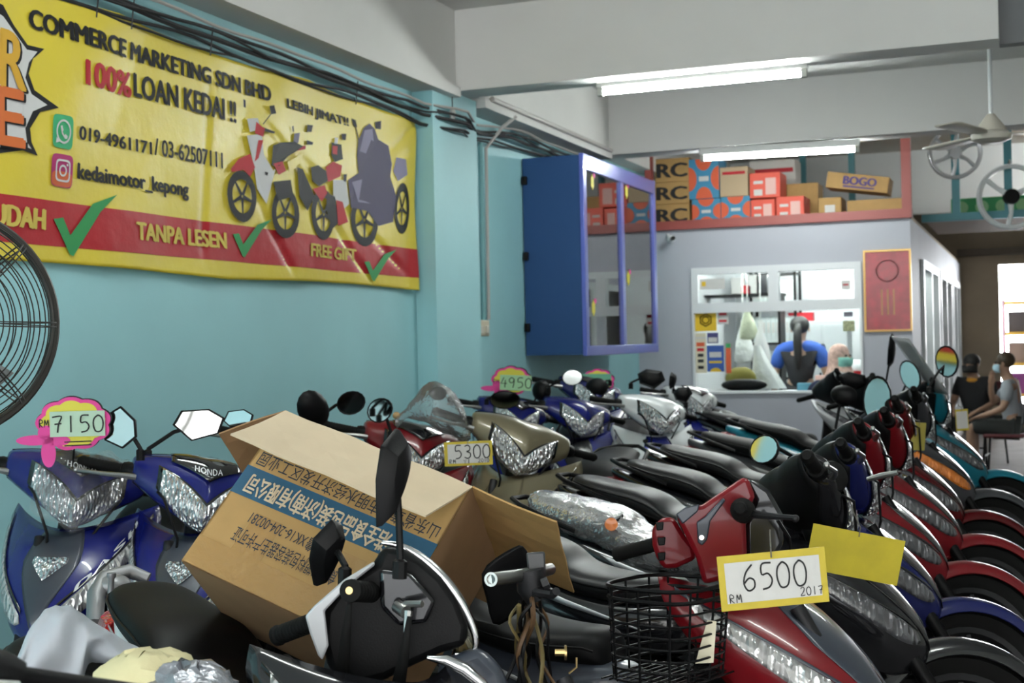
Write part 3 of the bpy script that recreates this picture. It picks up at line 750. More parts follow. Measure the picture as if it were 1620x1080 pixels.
def bpoly(pts, m_, off, name='printed_shape', s=1 / 2.313):
    m = MB(); m.add([bw(x * s, y * s, off) for x, y in pts], [tuple(range(len(pts)))]); return m.build(name, m_, banner, flat=True)
for dx, dy, k in ((0, 0, 1), (645, 50, .62), (1135, 160, .52)):
    bpoly([(dx + (x - 203) * k + 203, dy + (y - 712) * k + 712 + (0 if k == 1 else 40)) for x, y in ((203, 800), (238, 795), (264, 860), (345, 745), (432, 712), (372, 775), (275, 937), (262, 930))], BG, .008, 'printed_tick')
bpoly([(-60, -10), (0, 20), (40, 90), (95, 165), (155, 180), (115, 215), (100, 270), (120, 330), (205, 395), (140, 410), (105, 470), (110, 520), (133, 570), (80, 550), (0, 560), (-60, 600)], P_K, .006, 'printed_burst')
bpoly([(-60, 20), (0, 62), (45, 122), (90, 182), (128, 190), (98, 230), (86, 285), (108, 345), (162, 385), (112, 408), (86, 470), (92, 520), (108, 546), (70, 528), (0, 538), (-60, 570)], P_W, .009, 'printed_burst')
P_O, P_OY = flatm('print_orange', (.62, .16, .05)), flatm('print_amber', (.66, .38, .05))
for ch, x0, x1, ya, yb, mm in (('R', -8, 82, 128, 330, P_OY), ('E', -16, 78, 335, 540, P_O)):
    for dx, dy, m_, of in ((10, 8, P_K, .012), (0, 0, mm, .015)):
        btext(ch, ((x0 + dx) / 2.313, (yb - 18 + dy) / 2.313), ((x0 + dx) / 2.313, (ya - 18 + dy) / 2.313), ((x1 + dx) / 2.313, (yb + dy) / 2.313), m_, .05, of)
def icon(x0, y0, x1, y1, m_):
    c = ((x0 + x1) / 2, (y0 + y1) / 2); w, h = (x1 - x0) / 2, (y1 - y0) / 2
    sh = lambda x, y: (c[0] + x * w, c[1] + y * h + x * 3.0)
    bpoly([sh(x, y) for x, y in sell(1, 1, 28, 6)], m_, .006, 'printed_icon', 1)
    return sh
def bring(sh, pts_o, pts_i, m_, off):
    m = MB(); n = len(pts_o); m.add([bw(*sh(x, y), off) for x, y in pts_o + pts_i], [(i, (i + 1) % n, n + (i + 1) % n, n + i) for i in range(n)]); m.build('printed_icon', m_, banner, flat=True)
sh = icon(80, 182, 113, 235, flatm('print_green', (.06, .40, .18)))
circ = lambda r, n=28: [(r * cos(2 * pi * k / n), r * sin(2 * pi * k / n)) for k in range(n)]
bring(sh, circ(.72), circ(.60), P_W, .009)
bpoly([sh(*p) for p in ((-.68, .38), (-.74, .74), (-.34, .62))], P_W, .009, 'printed_icon', 1)
bpoly([sh(*p) for p in ((-.34, -.30), (-.18, -.36), (-.06, -.08), (-.14, .02), (.06, .22), (.16, .12), (.38, .24), (.34, .40), (.14, .42), (-.20, .16))], P_W, .0095, 'printed_icon', 1)
sh = icon(80, 244, 116, 296, flatm('print_magenta', (.42, .045, .16)))
bpoly([sh(x * .94, .50 + y * .46) for x, y in sell(1, 1, 24, 4)], flatm('print_coral', (.62, .14, .06)), .0068, 'printed_icon', 1)
so, si = [(x * .68, y * .68) for x, y in sell(1, 1, 28, 5)], [(x * .56, y * .56) for x, y in sell(1, 1, 28, 5)]
bring(sh, so, si, P_W, .010); bring(sh, circ(.36), circ(.24), P_W, .010)
bpoly([sh(.38 + x, -.38 + y) for x, y in circ(.08, 10)], P_W, .010, 'printed_icon', 1)
def pp(pts, m_, off): return bpoly([(340 + x / 3.485, 150 + y / 3.485) for x, y in pts], m_, off, 'printed_motorcycle', 1)
def pwheel(cx_, cy_, rx, ry, off, rim=.66):
    e = lambda k, n=26: [(340 + (cx_ + k * rx * cos(2 * pi * i / n)) / 3.485, 150 + (cy_ + k * ry * sin(2 * pi * i / n) + .14 * k * rx * cos(2 * pi * i / n)) / 3.485) for i in range(n)]
    m = MB(); o, i_ = e(1), e(rim); n = len(o); m.add([bw(x, y, off) for x, y in o + i_], [(i, (i + 1) % n, n + (i + 1) % n, n + i) for i in range(n)])
    for a in range(5):
        a = 2 * pi * a / 5 + .3; c, s_ = cos(a), sin(a); q = lambda u, v: bw(340 + (cx_ + rx * (u * c - v * s_)) / 3.485, 150 + (cy_ + ry * (u * s_ + v * c)) / 3.485, off)
        m.add([q(.05, .09), q(.68, .05), q(.68, -.05), q(.05, -.09)], [(0, 1, 2, 3)])
    m.build('printed_wheel', P_K, banner, flat=True)
P_P, P_PL = flatm('print_purple', (.075, .065, .12)), flatm('print_lilac', (.24, .22, .33))
pwheel(1040, 625, 42, 140, .004); pwheel(835, 690, 75, 145, .0045)
for pts, m_, o in (([(1000, 345), (1050, 355), (1062, 440), (1010, 475), (985, 420)], P_PL, .0046),
    ([(788, 250), (818, 180), (850, 158), (882, 188), (905, 245), (960, 280), (978, 380), (970, 450), (1004, 560), (992, 700), (912, 722), (850, 640), (760, 620), (735, 470), (800, 430), (783, 330)], P_P, .005),
    ([(822, 195), (868, 188), (884, 290), (860, 330), (800, 310)], P_PL, .0056), ([(760, 480), (840, 460), (900, 520), (880, 600), (800, 590)], P_PL, .0056), ([(915, 330), (958, 320), (962, 420), (925, 450)], P_PL, .0056),
    ([(750, 130), (772, 140), (780, 178), (760, 175)], P_K, .005), ([(768, 170), (774, 170), (796, 260), (790, 260)], P_K, .0048), ([(880, 150), (915, 143), (916, 190), (885, 186)], P_K, .0058)): pp(pts, m_, o)
pwheel(585, 660, 70, 140, .007)
for pts, m_, o in (([(640, 470), (720, 470), (748, 600), (700, 640), (640, 560)], P_W, .0075), ([(520, 400), (560, 388), (602, 420), (612, 475), (560, 505), (524, 475)], P_K, .008), ([(600, 400), (640, 368), (692, 390), (682, 450), (610, 482)], P_R, .0082),
    ([(638, 262), (690, 275), (697, 355), (650, 372), (632, 330)], P_K, .0084), ([(642, 280), (668, 284), (664, 330), (640, 325)], P_R, .0088), ([(655, 235), (672, 238), (668, 270), (652, 268)], P_W, .0088), ([(525, 520), (590, 498), (604, 540), (572, 590)], P_R, .0086),
    ([(658, 580), (702, 590), (742, 700), (680, 722)], P_R, .0086), ([(700, 440), (722, 436), (720, 480), (704, 476)], P_K, .0086), ([(692, 215), (718, 215), (714, 250), (694, 248)], P_K, .0086), ([(600, 540), (650, 560), (690, 700), (640, 740), (600, 640)], P_K, .0076)): pp(pts, m_, o)
pwheel(375, 650, 74, 140, .0105)
for pts, m_, o in (([(440, 400), (472, 410), (532, 560), (492, 640), (450, 560)], P_K, .011), ([(378, 372), (474, 325), (462, 372), (400, 425)], BY, .0112), ([(408, 175), (416, 172), (420, 205), (412, 206)], P_K, .011), ([(420, 215), (455, 210), (445, 265), (415, 275)], P_G, .011),
    ([(500, 165), (534, 168), (526, 205), (496, 205)], P_K, .011), ([(497, 250), (534, 262), (530, 276), (495, 275)], P_K, .011), ([(420, 290), (490, 280), (488, 300), (420, 312)], P_R, .0112)): pp(pts, m_, o)
pwheel(140, 560, 72, 142, .0135)
for pts, m_, o in (([(300, 480), (400, 470), (416, 560), (330, 585)], P_K, .0138), ([(175, 225), (246, 215), (252, 330), (300, 420), (312, 410), (266, 602), (215, 520), (200, 380)], P_W, .014), ([(228, 250), (252, 250), (225, 350), (205, 370)], P_R, .0146), ([(88, 408), (130, 352), (186, 325), (206, 400), (182, 452), (150, 414), (95, 426)], P_R, .0146),
    ([(178, 132), (230, 128), (244, 190), (190, 204)], P_W, .0146), ([(222, 148), (262, 188), (252, 232), (212, 212)], P_R, .015), ([(255, 180), (312, 205), (306, 216), (255, 200)], P_K, .015), ([(300, 280), (340, 264), (420, 260), (472, 285), (430, 312), (380, 342), (335, 392), (290, 392)], P_K, .0142),
    ([(300, 380), (352, 368), (372, 420), (330, 442)], P_R, .0146), ([(290, 62), (314, 58), (322, 104), (296, 108)], P_K, .0146), ([(298, 100), (302, 102), (256, 165), (252, 162)], P_K, .0144), ([(158, 22), (170, 30), (172, 72), (160, 66)], P_K, .0146), ([(255, 425), (272, 430), (268, 448), (256, 442)], P_K, .0148)): pp(pts, m_, o)
for px in (150, 205, 330, 560): # ties
    p = on_wall(px, 60 if px < 300 else 100 if px < 400 else 150, .04)
    MB().tube([(XW + .05, p.y, zb1 - .05), (XW + .055, p.y + .005, zb1 + .02), (XW + .06, p.y + .01, 2.84)], .003, 5).build('tie', CAB, banner)

# ================================================================== blue wall cabinet
CB = mat('cabinet_blue', (.003, .042, .140), .6); CBF = mat('cabinet_frame_blue', (.10, .13, .46), .3, .2, coat=.3)
cab = thing('wall_cabinet', 'blue wall cabinet with two glass doors on the teal wall', 'cabinet')
cx0, cx1, cy0, cy1, cz0, cz1 = XW + .012, -2.94, 8.97, 10.60, 1.33, 2.74
cyf = 10.88
m = bxm(cx0, cx1 - .02, cy0, cy0 + .02, cz0, cz1); bxm(cx0, cx1 - .02, cyf - .02, cyf, cz0, cz1, m); bxm(cx0, cx1 - .02, cy0 + .02, cyf - .02, cz0, cz0 + .02, m)
bxm(cx0, cx1 - .02, cy0 + .02, cyf - .02, cz1 - .02, cz1, m); bxm(cx0, cx0 + .012, cy0 + .02, cyf - .02, cz0 + .02, cz1 - .02, m)
m.build('carcass', CB, cab, flat=True)
m = MB(); ym = (cy0 + cyf) / 2
for a, b, c, d in ((cy0 - .01, cyf + .01, cz1 - .10, cz1 + .01), (cy0 - .01, cyf + .01, cz0 - .01, cz0 + .06), (cy0 - .01, cy0 + .06, cz0 + .06, cz1 - .10), (cyf - .07, cyf + .01, cz0 + .06, cz1 - .10), (ym - .05, ym + .03, cz0 + .06, cz1 - .10)):
    bxm(cx1 - .02, cx1 + .012, a, b, c, d, m)
m.build('door_frame', CBF, cab, bevel=.004)
CGL = film('cabinet_glass', (.93, .96, .95), .72, .02, 0)
for a, b in ((cy0 + .06, ym - .05), (ym + .03, cyf - .07)):
    bxm(cx1 - .010, cx1 - .006, a, b, cz0 + .06, cz1 - .10).build('door_glass', CGL, cab, flat=True)
for z in (1.68, 2.02, 2.36): bxm(cx0 + .012, cx1 - .05, cy0 + .022, cyf - .022, z, z + .008).build('glass_shelf', CGL, cab, flat=True)
for z in (1.53, 2.04, 2.58): bxm(cx0 + .0, cx0 + .035, cy0 - .03, cy0, z - .03, z + .03).build('wall_bracket', BLK, cab, bevel=.004)
PINK, LYEL = mat('neon_pink_card', (.72, .05, .30), .6), mat('neon_yellow_card', (.70, .62, .06), .6)
for i, (px_, py_, w) in enumerate(((938, 288, 'upper left'), (992, 303, 'upper right'), (940, 487, 'lower left'), (995, 440, 'middle right'))):
    q_ = PX(px_, py_, cx1); y, z = q_.y, q_.z
    t = thing('price_star', f'small pink and yellow price star on the {w} cabinet door', 'price tag', (cx1 - .005, y, z), group=None)
    MB().poly([(0, .035 * cos(a) * (1.15 if k % 2 else .9) , .05 * sin(a) * (1.15 if k % 2 else .9)) for k, a in enumerate([2 * pi * j / 12 for j in range(12)])], (.002, 0, 0)).build('card', LYEL, t, flat=True)
    MB().poly([(.003, .035 + .025 * cos(a), .05 + .02 * sin(a)) for a in [2 * pi * j / 10 for j in range(10)]], (.002, 0, 0)).build('bow', PINK, t, flat=True)
FILMP = film('parts_bag', (.95, .95, .95), .4, .15, 1, 30, .25)
k = 0
for sz, where in ((1.352, 'bottom'), (1.69, 'second'), (2.03, 'third'), (2.37, 'top')):
    for y in (9.25, 9.7, 10.15, 10.55):
        k += 1
        t = thing('spare_part_packet', f'clear packet of spare parts on the {where} shelf of the blue cabinet', 'packet', (-3.17, y, sz), (0, 0, k * .7), group=f'parts packets on the {where} cabinet shelf')
        m = MB(); m.rings([[Vector((.06 * sc * x, .09 * sc * y_, z)) for x, y_ in sell(1, 1, 12, 3)] for z, sc in ((0, 1), (.05, 1.05), (.12, .7), (.16, .25), (.19, .4))]); m.build('bag', FILMP, t)
        MB().lathe([(.03, .01), (.04, .05), (.025, .07), (.012, .09)], (0, 0, 0), (0, 0, 1), 10).build('metal_part', (STEEL, CHROME, BLK)[k % 3], t)

# ================================================================== boxes on the loft
def carton(px0, py0, px1, py1, m_, label, y=YO + .14, dep=.34, base=None, rot=0, name='carton', lid=True):
    a = PY(px0, py1, y); b = PY(px1, py0, y)
    z0 = a.z if base is None else base
    w, h = b.x - a.x, b.z - z0
    t = thing(name, label, 'box', ((a.x + b.x) / 2, y, z0), (0, rot, 0))
    MB().box((0, dep / 2, h / 2), (w - .004, dep, h - .002)).build('body', m_, t, bevel=.004)
    return t, w, h
def onface(t, pts, m_, name='printed_panel', d=.003):
    return MB().add([(x, -d, z) for x, z in pts], [tuple(range(len(pts)))]).build(name, m_, t, flat=True)
def rect(x0, x1, z0, z1): return [(x0, z0), (x1, z0), (x1, z1), (x0, z1)]
zl = 2.472
B_OR, B_BL, B_PALE = mat('orange_card', (.62, .10, .035), .6), mat('blue_card', (.04, .22, .38), .6), mat('pale_carton', (.44, .33, .21), .8)
ztop = zl
for i, (y0, y1) in enumerate(((321, 360), (286, 320), (248, 285))):
    t, w, h = carton(1036, y0, 1090, y1, KRAFT, f'brown carton with black RC lettering, {("bottom", "middle", "top")[i]} of its stack', base=ztop)
    letter('RC', INK, lambda u, v: Vector((lerp(-.42, .42, u) * w, -.004, lerp(.2, .78, v) * h)), t, .04); ztop += h
def ob(px0, py0, px1, py1, label, base=None):
    t, w, h = carton(px0, py0, px1, py1, B_BL, label, base=base)
    for cx_, cz_ in ((-.5, .5), (.5, .5), (0, 0), (0, 1)):
        pts = [(min(max(cx_ * w + .27 * w * cos(a), -.49 * w), .49 * w), min(max(cz_ * h + .30 * h * sin(a), .01 * h), .99 * h)) for a in [2 * pi * k / 20 for k in range(20)]]
        onface(t, pts, B_OR)
    onface(t, rect(-.16 * w, .16 * w, .44 * h, .56 * h), PAPER, 'label_strip', .004)
    return zl + h if base == zl else None
z1 = ob(1095, 313, 1140, 358, 'blue and orange carton at the left of the bottom loft row', zl)
z2 = ob(1141, 309, 1187, 354, 'blue and orange carton under the pale box on the loft', zl)
ob(1090, 249, 1137, 313, 'tall blue and orange carton on top of the other two', z1)
t, w, h = carton(1139, 262, 1183, 308, B_PALE, 'pale carton with red print above the blue and orange one', base=z2)
onface(t, rect(-.4 * w, .4 * w, .74 * h, .84 * h), P_R, 'printed_line')
ROR = mat('bright_orange_card', (.66, .085, .05), .6)
def orng(px0, py0, px1, py1, label, base):
    t, w, h = carton(px0, py0, px1, py1, ROR, label, base=base)
    onface(t, rect(.02 * w, .36 * w, .12 * h, .78 * h), mat('pink_label', (.66, .40, .36), .6), 'label'); onface(t, rect(-.36 * w, -.08 * w, .10 * h, .34 * h), PAPER, 'label'); onface(t, rect(-.36 * w, -.06 * w, .56 * h, .68 * h), PAPER, 'printed_line')
    return base + h
z3 = orng(1188, 314, 1226, 351, 'orange carton with white labels, left of the lower pair', zl)
z4 = orng(1228, 309, 1272, 349, 'orange carton with white labels, right of the lower pair', zl)
orng(1186, 271, 1234, 313, 'orange carton with white labels on top of the lower pair', max(z3, z4))
carton(1237, 288, 1294, 348, KRAFT, 'plain brown carton behind the orange ones', y=YO + .52, base=zl)
t, w, h = carton(1186, 254, 1258, 289, mat('white_carton', (.60, .56, .52), .7), 'whitish carton with red lettering behind the orange ones', y=YO + .9)
t.location.z = zl; MBX = t.children[0]; MBX.scale.z = (h + t.location.z * 0 + PY(1200, 254, YO + .9).z - zl - h) / h + 0.0
onface(t, rect(-.45 * w, .45 * w, PY(1200, 275, YO + .9).z - zl, PY(1200, 268, YO + .9).z - zl), P_R, 'printed_line')
t, w, h = carton(1295, 311, 1331, 345, KRAFT, 'small brown carton with a white label on the loft', base=zl)
onface(t, rect(-.22 * w, .22 * w, .15 * h, .62 * h), PAPER, 'label'); zs = zl + h
t, w, h = carton(1340, 312, 1431, 341, KRAFT, 'long flat brown carton at the right end of the loft', base=zl)
onface(t, rect(-.5 * w, .5 * w, .04 * h, .2 * h), INK, 'printed_line'); zs = max(zs, zl + h)
a, b = PY(1305, 300, YO + .16), PY(1403, 317, YO + .16)
t, w, h = carton(1305, 269, 1404, 301, KRAFT, 'brown BOGO carton lying tilted on top of the others', y=YO + .16)
t.rotation_euler.y = radians(9.3); t.location.z = zs + .05
letter('BOGO', mat('ink_purple', (.05, .03, .16), .7), lambda u, v: Vector((lerp(-.22, .30, u) * w, -.004, lerp(.32, .82, v) * h)), t, .04)
onface(t, rect(-.22 * w, .28 * w, .14 * h, .24 * h), mat('ink_purple', (.05, .03, .16), .7), 'printed_line')
# teal steel frames behind and beside the loft
for i, (px, y) in enumerate(((1270, 13.6), (1347, 13.6))):
    x = PY(px, 250, y).x; struct(f'trim_{7 + i}', bxm(x - .03, x + .03, y - .03, y + .03, 2.47, ZC), TEALF)
for i, px in enumerate((1511, 1594)):
    x = PY(px, 250, 13.0).x; struct(f'trim_{9 + i}', bxm(x - .035, x + .035, 12.97, 13.03, 2.46 + .06, ZC), TEALF)
struct('trim_11', bxm(XO + .02, 3.4, 12.96, 13.04, 2.46, 2.53), TEALF)
struct('trim_12', bxm(XO + .02, 3.4, 15.2, 15.3, 2.62, 2.70), mat('brown_board', (.20, .11, .06), .7))
struct('trim_13', bxm(XO + .02, 3.4, 13.05, 15.2, 2.50, 2.53), mat('brown_board', (.20, .11, .06), .7))
GRN = mat('green_card', (.03, .30, .10), .6)
for i in range(4):
    x = PY(1504 + 32 * i, 330, 13.5).x
    t = thing('oil_carton', ('green box at the left end of the high shelf', 'second green box from the left on the high shelf', 'third green box from the left on the high shelf', 'green box at the right end of the high shelf')[i], 'box', (x + .1, 13.5, 2.53))
    MB().box((0, .1, .09), (.195, .2, .18)).build('body', GRN, t, bevel=.004)
    MB().lathe([(.001, 0), (.06, 0), (.06, .002), (.001, .002)], (0, -.003, .09), (0, -1, 0), 20).build('printed_disc', mat('pale_green_print', (.25, .5, .25), .6), t)
# hanging alloy wheels
def alloy(px, py, y, rp, label, m_, ns):
    c = PY(px, py, y); R = rp * (y / .93) / F_PX
    t = thing('alloy_wheel', label, 'wheel', c, (0, 0, radians(12)))
    m = MB(); n = 40
    m.rings([[Vector((q * cos(2 * pi * k / n), yy, q * sin(2 * pi * k / n))) for q, yy in ((R, -.03), (R * .97, -.034), (R * .88, -.02), (R * .86, 0), (R * .88, .02), (R * .97, .034), (R, .05), (R * .94, 0))] for k in range(n)], False, True)
    m.build('rim', m_, t)
    for k in range(ns):
        a = 2 * pi * k / ns + .4
        MB().tube([(.04 * cos(a), 0, .04 * sin(a)), (R * .5 * cos(a + .08), -.012, R * .5 * sin(a + .08)), (R * .87 * cos(a), 0, R * .87 * sin(a))], [R * .10, R * .065, R * .08], 8).build('spoke', m_, t)
    MB().lathe([(.001, -.05), (R * .22, -.05), (R * .24, -.03), (R * .24, .04), (.001, .04)], (0, 0, 0), (0, 1, 0), 20).build('hub', BLK if ns == 3 else m_, t)
    MB().tube([(0, 0, R * .95), (0, .04, R + .04), (0, .10, R + .02)], .008, 6).build('hook', STEEL, t)
alloy(1511, 242, 12.86, 36, 'silver many-spoked alloy wheel hanging on the teal frame', SILV, 6)
alloy(1600, 311, 12.86, 45, 'white three-spoked alloy wheel with a dark hub on the teal frame', WHITE, 3)
# ceiling fan
fc = PY(1568, 213, 8.3)
t = thing('ceiling_fan', 'cream ceiling fan on a rod behind the front beam', 'fan', (fc.x, fc.y, fc.z))
CRM = mat('cream_enamel', (.52, .49, .42), .4)
MB().tube([(0, 0, .05), (0, 0, ZC - fc.z)], .012, 10).build('rod', WHITE, t)
MB().lathe([(.001, .12), (.022, .12), (.085, .035), (.09, .02), (.001, .02)], (0, 0, 0), (0, 0, 1), 24).build('cup', CRM, t)
MB().lathe([(.001, .02), (.09, .02), (.115, .0), (.11, -.03), (.06, -.05), (.001, -.05)], (0, 0, 0), (0, 0, 1), 28).build('motor', CRM, t)
for k in range(3):
    a = radians(8 + 120 * k); q = Matrix.Rotation(a, 3, 'Z') @ Matrix.Rotation(radians(3), 3, 'X')
    m = MB(); m.grid([[q @ Vector((r_, y_ * w_, 0)) for y_ in (-1, 0, 1)] for r_, w_ in ((.10, .02), (.16, .05), (.22, .06), (.55, .075), (.60, .06))]); m.build('blade', CRM, t, solid=.006)
# CCTV camera at the office corner
c = PY(1062, 378, YO - .12)
t = thing('security_camera', 'small white security camera on the grey office wall', 'camera', c)
MB().ell((0, 0, 0), (.035, .05, .035), 14, 10).build('body', WHITE, t); MB().lathe([(.001, 0), (.02, 0), (.02, .05), (.001, .05)], (.02, -.05, 0), (.5, -1, 0), 12).build('lens', GBLK, t)
MB().tube([(-.02, .03, 0), (-.05, .08, .02), (-.06, .115, .05)], .014, 8).build('bracket', WHITE, t)
# red plaque
a, b = PY(1368, 525, YO - .02), PY(1441, 393, YO - .02)
t = thing('framed_plaque', 'red glazed plaque in a thin gold frame on the grey wall', 'plaque', ((a.x + b.x) / 2, YO - .002, (a.z + b.z) / 2))
w, h = (b.x - a.x), (b.z - a.z)
MB().box((0, -.01, 0), (w - .02, .012, h - .02)).build('panel', mat('plaque_red', (.30, .012, .025), .3, coat=.25, var=.25, vscale=14), t)
m = MB()
for c_, d_ in (((0, -.014, h / 2 - .008), (w, .026, .016)), ((0, -.014, -h / 2 + .008), (w, .026, .016)), ((w / 2 - .008, -.014, 0), (.016, .026, h - .032)), ((-w / 2 + .008, -.014, 0), (.016, .026, h - .032))): m.box(c_, d_)
m.build('frame', mat('gold_frame', (.50, .30, .10), .35, .6), t)
m = MB(); n = 30; m.rings([[Vector((r_ * cos(2 * pi * k / n) * .095, -.0175, .17 + .095 * r_ * sin(2 * pi * k / n))) for r_ in (1, .9)] for k in range(n)], False, True)
m.build('emblem', mat('plaque_print', (.42, .07, .06), .4), t)
for q in (-.05, 0, .05): m = MB().box((q, -.0172, -.10), (.012, .001, .22)).build('printed_column', mat('plaque_gold', (.40, .18, .05), .3), t)
# ================================================================== inside the office
yi = YO + .034
def sticker(px0, py0, px1, py1, m_, label, deco=(), name='sticker', y=YO + .016):
    a, b = PY(px0, py1, y), PY(px1, py0, y)
    t = thing(name, label, 'sticker', ((a.x + b.x) / 2, y, (a.z + b.z) / 2)); w, h = b.x - a.x, b.z - a.z
    MB().box((0, 0, 0), (w, .003, h)).build('sheet', m_, t)
    for x0, x1, z0, z1, mm in deco: MB().add([(lerp(-w / 2, w / 2, u), -.0025, lerp(-h / 2, h / 2, v)) for u, v in ((x0, z0), (x1, z0), (x1, z1), (x0, z1))], [(0, 1, 2, 3)]).build('print', mm, t, flat=True)
    return t, w, h
SY, SB, SN = mat('sticker_yellow', (.70, .46, .02), .5), mat('sticker_blue', (.03, .09, .34), .5), mat('sticker_navy', (.05, .05, .16), .5)
CRP = mat('cream_paper', (.62, .58, .44), .7)
t, w, h = sticker(1100, 488, 1133, 524, SY, 'square yellow sticker with a dark emblem on the office window')
m = MB(); n = 6; m.rings([[Vector((r_ * cos(2 * pi * k / n + .52) , -.0028, r_ * sin(2 * pi * k / n + .52))) for r_ in (.062, .05)] for k in range(n)], False, True); m.rings([[Vector((r_ * cos(2 * pi * k / 16), -.0028, r_ * sin(2 * pi * k / 16))) for r_ in (.036, .026)] for k in range(16)], False, True); m.build('emblem', mat('brown_ink', (.16, .09, .01), .6), t, flat=True)
sticker(1135, 489, 1152, 513, PAPER, 'white notice beside the square yellow sticker', [(.15, .85, .6, .9, P_R), (.15, .85, .15, .3, P_R)], 'notice')
sticker(1100, 526, 1117, 590, CRP, 'tall cream strip of payment logos on the window', [(.15, .85, .66, .76, B_OR), (.2, .8, .54, .62, P_R), (.25, .75, .40, .48, INK), (.25, .75, .26, .34, INK), (.25, .75, .1, .18, INK), (0, 1, .84, .9, PAPER)])
sticker(1119, 526, 1136, 543, SN, 'small navy sticker with a white card logo', [(.1, .9, .1, .55, PAPER)])
t, w, h = sticker(1119, 546, 1145, 588, SB, 'blue card with white lettering and a yellow disc', [(.15, .85, .55, .75, PAPER), (.12, .88, .33, .41, SY)])
MB().poly([(.05 * cos(a), -.0025, -h / 2 + .035 * sin(a)) for a in [pi * k / 14 for k in range(15)]]).build('print', SY, t, flat=True)
sticker(1149, 543, 1156, 590, B_OR, 'thin orange strip beside the blue card', [(0, 1, .85, 1, GRN)])
sticker(1107, 440, 1146, 458, PAPER, 'white label with a yellow diamond in the top left pane', [(.08, .25, .3, .75, SY)])
sticker(1331, 443, 1345, 458, PAPER, 'small no smoking notice in the top right pane', [(.2, .8, .45, .6, P_R)], 'notice')
for i, (px, py) in enumerate(((1341, 485), (1342, 497))): sticker(px - 7, py - 4, px + 7, py + 4, mat('dark_round_print', (.18, .18, .22), .6), ('upper', 'lower')[i] + ' small dark oval decal at the right of the window', [])
sticker(1334, 507, 1352, 524, mat('photo_print', (.30, .32, .18), .5, var=.5, vscale=60), 'small greenish photo stuck at the right of the window', [])
# shelf rack with white binders
def rack(px0, px1, y, z0, z1, levels, label):
    a, b = PY(px0, 560, y), PY(px1, 560, y); w = b.x - a.x
    t = thing('steel_rack', label, 'shelf', ((a.x + b.x) / 2, y, 0))
    for sx in (-1, 1):
        for sy in (0, .35): MB().box((sx * (w / 2 - .015), sy, z1 / 2), (.03, .03, z1)).build('post', BLK, t)
    for z in levels: MB().box((0, .175, z), (w, .38, .025)).build('shelf_board', BLK, t)
    return (a.x + b.x) / 2, w
xc, w = rack(1188, 1262, 15.4, 0, 2.2, (.5, .95, 1.35, 1.75, 2.15), 'black steel rack of white binders behind the standing person')
for lv, z in enumerate((.965, 1.365, 1.765)):
    for k in range(9):
        x = xc - w / 2 + .035 + k * (w - .05) / 9 + .01
        t = thing('binder', f'white binder on the {("lower", "middle", "top")[lv]} shelf of the black rack', 'binder', (x, 15.42, z), group=f'binders on the {("lower", "middle", "top")[lv]} rack shelf')
        MB().box((0, .14, .15), (.05, .28, .30)).build('cover', mat('binder_white', (.62, .68, .68), .5), t, bevel=.003)
        MB().box((0, -.003, .17), (.03, .004, .12)).build('spine_label', PAPER, t)
a = PY(1300, 560, 15.3)
t = thing('steel_cabinet', 'pale grey steel cabinet beside the rack of binders', 'cabinet', (a.x, 15.4, 0))
MB().box((0, .2, .8), (.55, .4, 1.6)).build('body', mat('pale_steel', (.50, .53, .55), .5), t, bevel=.005)
for s in (-1, 1): d = MB().box((s * .137, -.008, .8), (.262, .016, 1.52)).build('door', mat('pale_steel', (.50, .53, .55), .5), t, bevel=.003); MB().box((s * .03, -.022, .95), (.02, .015, .12)).build('handle', BLK, d)
t = thing('red_box', 'small red box on top of the pale steel cabinet', 'box', (a.x - .25, 15.45, 1.6)); MB().box((0, .05, .05), (.28, .12, .1)).build('body', P_R, t)
# hanging plastic bags, counter, clutter
WB = mat('white_bag', (.62, .64, .62), .5, bump=.6, bscale=25, bdist=.02); YB = mat('lime_bag', (.50, .54, .38), .5, bump=.6, bscale=25, bdist=.02)
def bag(px, py, y, r, h, m_, label):
    c = PY(px, py, y); t = thing('plastic_bag', label, 'bag', c)
    m = MB(); m.rings([[Vector((r * k * (1 + .12 * sin(3 * a + z * 9)) * cos(a), .6 * r * k * sin(a), z * h)) for a in [2 * pi * j / 16 for j in range(16)]] for z, k in ((-1, .55), (-.9, .9), (-.5, 1), (0, .8), (.5, .4), (.8, .2), (1, .28))]); m.build('bag_body', m_, t)
    MB().tube([(0, 0, h * .95), (0, .02, 2.33 - c.z)], .006, 5).build('cord', WB, t)
bag(1183, 510, 13.2, .085, .17, YB, 'lime and white plastic bag hanging inside the office window')
bag(1176, 540, 13.4, .10, .22, WB, 'white plastic bag hanging lowest behind the window')
bag(1204, 548, 13.3, .09, .26, mat('white_bag_two', (.66, .66, .66), .5, bump=.5), 'white paper bag hanging nearest the standing person')
a, b = PY(1100, 600, 13.3), PY(1222, 600, 13.3)
t = thing('office_counter', 'grey counter inside the office under the window', 'counter', ((a.x + b.x) / 2, 12.75, 0))
MB().box((0, 0, .45), (b.x - a.x, .5, .9)).build('body', mat('counter_grey', (.16, .17, .17), .5), t); MB().box((0, 0, .915), (b.x - a.x + .04, .54, .03)).build('top', mat('counter_top', (.24, .25, .25), .4), t, bevel=.004)
c = PY(1172, 598, 12.7)
t = thing('cushion', 'olive cushion on the office counter', 'cushion', (c.x, 12.7, .93)); MB().ell((0, 0, .11), (.15, .1, .11), 16, 10).build('cover', mat('olive_cloth', (.22, .19, .03), .8), t)
c = PY(1172, 618, 12.4)
t = thing('bag', 'black bag on the office counter in front of the olive cushion', 'bag', (c.x, 12.56, .93)); MB().ell((0, 0, .05), (.22, .05, .06), 16, 8).build('body', BLK, t)
c = PY(1207, 600, 12.9)
